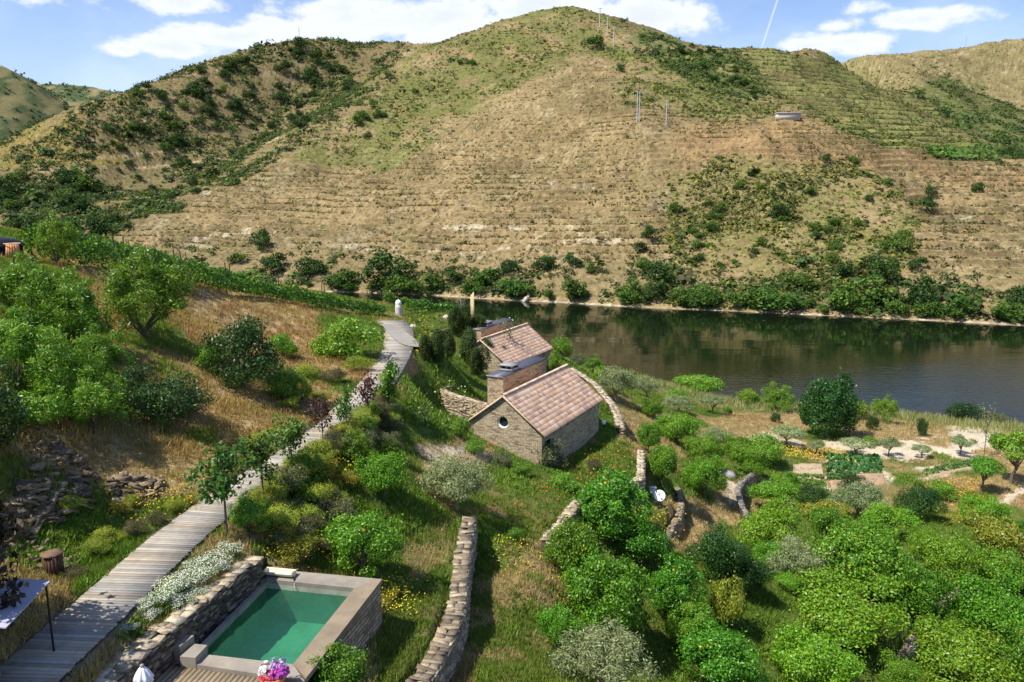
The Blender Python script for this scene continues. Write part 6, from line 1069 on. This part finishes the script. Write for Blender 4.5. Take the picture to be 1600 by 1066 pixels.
# ---- bushes across the river
rb = np.random.default_rng(123)
def farbush(kind, px, py, w, label, group, h=1.0):
    p = castf(px, py)
    if p[1] > 1060: return
    put(kind, p - [0, 0, .2], w / FPX * p[1] / 2, h, label, 'bush', group)
for a in ((1013, 376, 24, 1.2, 'dark', 'dark upright bush alone on the tan slope above the far shore'), (1000, 394, 22, .9, 'dark', 'dark round bush below the upright one on the tan slope'), (848, 420, 30, .95, 'dark', 'dark round bush, left one of a pair above the far shore'), (893, 417, 29, .9, 'dark', 'dark round bush, right one of a pair above the far shore'), (926, 427, 19, 1, 'green', 'small bright bush right of the pair of dark round bushes'), (1003, 424, 32, .9, 'green', 'green bush left of the big dark one over the far shore'), (1031, 442, 38, 1.1, 'dark', 'big dark bush right above the far shore near the middle'), (798, 428, 27, 1.15, 'dark', 'dark upright bush over the shore behind the standing stone'),
          (1340, 478, 80, .75, 'green', 'biggest bright green bush on the far shore at the right'), (1212, 487, 76, .6, 'green', 'long green bush hanging over the far shore'), (1252, 452, 46, .7, 'green', 'green bush above the long one on the far slope'), (1318, 436, 36, .9, 'dark', 'dark green bush above the biggest bright one'), (1378, 442, 58, .9, 'dark', 'wide dark bush clump right above the biggest bright one'), (1362, 420, 40, .7, 'dark', 'dark bush at the head of the wide clump'), (1400, 390, 34, 1, 'green', 'green bush on the slope above the wide dark clump'), (1434, 420, 28, .8, 'dark', 'dark small bush right of the wide clump'), (1440, 486, 54, 1.1, 'dark', 'tall dark bush on the far shore, second from the right edge'), (1505, 490, 44, .8, 'green', 'green bush on the far shore between two dark ones at the right'), (1582, 475, 48, .8, 'dark', 'dark bush on the far shore at the right edge'), (1590, 500, 40, .7, 'green', 'green bush at the waterline by the right edge'),
          (1448, 328, 34, .75, 'dark', 'dark wide bush on the bare slope at the right, lower of two'), (1455, 306, 24, .8, 'dark', 'dark bush on the bare slope at the right, upper of two'), (1525, 300, 21, 1, 'dark', 'dark round bush alone near the right edge of the bare slope'), (1291, 256, 18, 1, 'dark', 'dark bush on the skyline of the orange slope, left of two'), (1333, 257, 18, 1, 'green', 'green bush on the skyline of the orange slope, right of two'), (1127, 334, 23, .9, 'green', 'rounded green bush high on the yellowish slope'), (1217, 340, 32, .8, 'dark', 'pair-like dark bush in the middle of the yellowish slope'), (1275, 362, 24, .9, 'green', 'green bush right of the middle of the yellowish slope'), (1306, 392, 24, 1, 'green', 'rounded green bush low on the yellowish slope'), (1192, 384, 20, .9, 'green', 'green bush left of the low centre of the yellowish slope'),
          (405, 388, 34, 1.2, 'dark', 'tall dark bush in the rocky gully at the left'), (430, 424, 38, .9, 'dark', 'dark bush right above the vine row at the left'), (607, 444, 84, .75, 'dark', 'largest dark bush on the far shore left of the pillar'), (490, 432, 46, .9, 'dark', 'dark bush on the shore above the vines'), (370, 412, 28, .8, 'green', 'small green bush above the left vine row'), (640, 452, 40, .7, 'green', 'green bush at the shoreline above the pillar'), (706, 440, 36, .8, 'dark', 'dark bush at the shore behind the dead shrub'), (760, 448, 44, .8, 'green', 'green bush at the shore right of the standing stone'), (820, 458, 34, .6, 'green', 'low green bush by the pale pointed boulder'), (250, 156, 22, .9, 'dark', 'dark bush on the left skyline'), (470, 76, 26, .8, 'dark', 'dark bush beside the thin mast on the left crest'), (930, 76, 36, .6, 'dark', 'dark wide bush just under the main crest'), (970, 112, 16, .9, 'dark', 'dark round bush below the lowest crest pole'), (1575, 248, 34, .7, 'dark', 'dark green bush in the valley at the right edge')):
    farbush('farbush' if a[4] == 'dark' else 'fargreen', a[0], a[1], a[2], a[5], 'bushes across the river', a[3])
ZONES = (([(205, 150), (330, 105), (480, 72), (590, 82), (560, 150), (470, 210), (330, 232), (230, 260), (160, 225)], 84, (9, 24), 'farbush', 'dark green bush on the shadowy upper slope of the left hill'), ([(0, 262), (110, 268), (175, 320), (190, 370), (60, 385), (0, 395)], 34, (18, 44), 'farbush', 'dark thick bush in the hollow at the left edge'), ([(180, 250), (330, 250), (420, 215), (430, 240), (330, 300), (200, 320)], 16, (8, 18), 'farbush', 'small dark bush on the lower slope of the left hill'),
         ([(470, 446), (760, 456), (1000, 469), (1300, 482), (1600, 496), (1600, 504), (1300, 490), (1000, 477), (760, 465), (470, 454)], 58, (18, 46), 'fargreen', 'green bush in the belt along the far waterline'), ([(1040, 290), (1390, 265), (1420, 340), (1400, 445), (1060, 455)], 38, (11, 25), 'fargreen', 'green bush scattered on the yellowish slope across the river'), ([(1000, 40), (1130, 85), (1195, 170), (1130, 165), (1050, 110)], 26, (8, 18), 'farbush', 'dark bush in the green streak right of the main crest'), ([(560, 180), (720, 90), (740, 100), (600, 200), (540, 240)], 10, (10, 20), 'fargreen', 'green bush in the gully left of the main spur'))
for poly, n, (w0, w1), kd, lb in ZONES:
    a = np.array(poly); k = 0; t = 0
    while k < n and t < 4000:
        t += 1; x, y = rb.uniform(a[:, 0].min(), a[:, 0].max()), rb.uniform(a[:, 1].min(), a[:, 1].max())
        if inpoly(np.array(x), np.array(y), poly): farbush('farbush' if (kd == 'farbush') != (rb.random() < .2) else 'fargreen', x, y, rb.uniform(w0, w1) ** 1.0, lb, lb.replace('bush', 'bushes', 1), rb.uniform(.65, 1.0)); k += 1
# scrub too small and too many to count: one mass of tiny clumps
def scrub(name, N, wfun, size, cols, seed, k=7, hf=.8, lf=.75):
    r = np.random.default_rng(seed); i = r.integers(8, FY - 4, N * 14); j = r.integers(4, FU - 4, N * 14); dsc = (260. / _fY[i]) ** 0.6; w = wfun(i, j) * FVIS[i, j] * (ZF[i, j] > .7) * (np.abs(FPX_[i, j] - 800) < 960); m = r.random(len(i)) < w; i, j = i[m][:N], j[m][:N]; n = len(i)
    x = _XF[i, j] + r.uniform(-.4, .4, n); y = _YF[i, j] + r.uniform(-.4, .4, n); z = zf(x, y); s = size * r.lognormal(0, .4, n); d = sphere_pts(n * k, r).reshape(n, k, 3); d[..., 2] = np.abs(d[..., 2]) * hf; P = np.c_[x, y, z][:, None] + d * s[:, None, None] * r.uniform(.4, 1, (n, k, 1)); V, F, cc = leaves(P.reshape(-1, 3), d.reshape(-1, 3) + [0, 0, .3], 1, 1, [((1, 1, 1), 1)], r, .35); sc = np.repeat(s, k * 4)[:, None]; ctr = np.repeat(P.reshape(-1, 3), 4, 0); V = ctr + (V - ctr) * sc * lf
    ci = r.choice(len(cols), n, p=np.array([c[1] for c in cols]) / sum(c[1] for c in cols)); cc = np.repeat(np.array([c[0] for c in cols])[ci] * r.uniform(.7, 1.3, (n, 1)), k * 4, 0) * np.repeat(r.uniform(.85, 1.15, (n * k, 1)), 4, 0); return tag(mk(name, V, [F], M['leaf_matte'], None, cc), kind='stuff')
cl_ = fbm(_XF, _YF, 16, 3, 401)
scrub('hillside_scrub', 26000, lambda i, j: np.clip((Z_SPUR + Z_POLE + Z_OLIV + Z_LEFT * .8 + Z_LOLV + Z_VINE * .5 + Z_RIGHT * .4)[i, j], 0, 1) * (.15 + 1.1 * sst(cl_[i, j], .38, .68)), .85, [((.11, .14, .03), 4), ((.16, .18, .035), 4), ((.075, .10, .025), 3), ((.27, .25, .04), 1.3), ((.05, .075, .02), 2)], 1)
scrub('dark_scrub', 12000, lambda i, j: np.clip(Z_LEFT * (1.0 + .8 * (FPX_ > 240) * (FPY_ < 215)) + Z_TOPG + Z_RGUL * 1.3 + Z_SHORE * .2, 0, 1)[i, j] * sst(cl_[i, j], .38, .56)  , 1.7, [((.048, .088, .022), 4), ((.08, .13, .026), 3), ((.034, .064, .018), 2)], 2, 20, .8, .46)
scrub('terrace_scrub', 30000, lambda i, j: (np.clip(_tan + Z_VINE * .3 + Z_ORNG * .4, 0, 1) * (.25 + .75 * (_fr < .5) * (_ta > .2)))[i, j] * (.2 + .8 * sst(cl_[i, j], .3, .7)), .58, [((.17, .14, .05), 4), ((.11, .115, .032), 4), ((.08, .07, .032), 3), ((.25, .19, .08), 1.5)], 3, 6, 1.2)
scrub('shore_scrub', 1900, lambda i, j: Z_SHORE[i, j] * (ZF[i, j] > .7) * (ZF[i, j] < 9) * (.3 + .7 * sst(cl_[i, j], .35, .6)), 1.5, [((.055, .10, .02), 4), ((.085, .14, .025), 3), ((.10, .10, .045), 2), ((.035, .065, .016), 2)], 4, 20, .8, .46)
scrub('slope_scrub', 3600, lambda i, j: soft(FPX_[i, j], FPY_[i, j], [(190, 150), (330, 100), (480, 66), (600, 74), (570, 150), (470, 215), (330, 240), (150, 275), (60, 260)]) * (.3 + .7 * sst(cl_[i, j], .34, .56)), 1.45, [((.05, .09, .022), 4), ((.075, .125, .027), 3), ((.036, .066, .018), 2)], 12, 20, .9, .44)
scrub('hill_vines', 34000, lambda i, j: (Z_VINE * (_fr > .15) * (_fr < .52))[i, j] * 1.0, .85, [((.10, .16, .028), 4), ((.14, .19, .04), 3), ((.07, .11, .025), 2)], 6, 5, 1.2)
for V_, w_ in BACK:                                                  # scrub on the two hills farther back
    r = np.random.default_rng(15); fl_ = V_.reshape(-1, 3); ww_ = np.clip((w_.ravel() - .42) * 5, 0.02, 1); ii = r.choice(len(fl_), 3600, p=ww_ / ww_.sum()); P = fl_[ii] + r.normal(0, 1.6, (3600, 3)) * [1, 1, .2]; P = np.repeat(P, 8, 0) + np.abs(r.normal(0, 1.5, (28800, 3))) * [1, 1, .8]
    V, F, cc = leaves(P, np.tile([0, -.5, 1.0], (len(P), 1)), 2.6, 2.2, [((.045, .075, .03), 3), ((.065, .10, .035), 2), ((.12, .13, .05), 1)], r, .7); tag(mk('far_scrub', V, [F], M['leaf_matte'], None, cc), kind='stuff')
# green plot far up the valley
pv = [castf(x, y) for x, y in ((1452, 240), (1560, 250), (1540, 232), (1450, 231))]; rr_ = np.random.default_rng(8); a = rr_.random(2600); b = np.round(rr_.random(2600) * 8) / 8; q = (pv[0][None] * (1 - a)[:, None] + pv[1][None] * a[:, None]) * (1 - b)[:, None] + (pv[3][None] * (1 - a)[:, None] + pv[2][None] * a[:, None]) * b[:, None]; q[:, 2] = zf(q[:, 0], q[:, 1]) + .7
q = np.array([castf(x, y) for x, y in zip(rr_.uniform(1440, 1570, 900), np.round(rr_.uniform(229, 251, 900) / 2.2) * 2.2 + rr_.normal(0, .3, 900)) if inpoly(np.array(x), np.array(y), [(1446, 231), (1542, 230), (1563, 250), (1460, 248)])]); q[:, 2] += .6
V, F, cc = leaves(q, np.tile([0, -.5, 1.0], (len(q), 1)), 2.0, 1.6, [((.12, .22, .03), 3), ((.08, .17, .025), 2)], rr_, .5); tag(mk('young_vineyard', V, [F], M['leaf_matte'], None, cc), kind='stuff')
for k, lst in PROTO.items():                                         # prototypes that were never placed
    for p in lst:
        if p.get('unused'):
            for ch in list(p.children): bpy.data.objects.remove(ch)
            bpy.data.objects.remove(p)
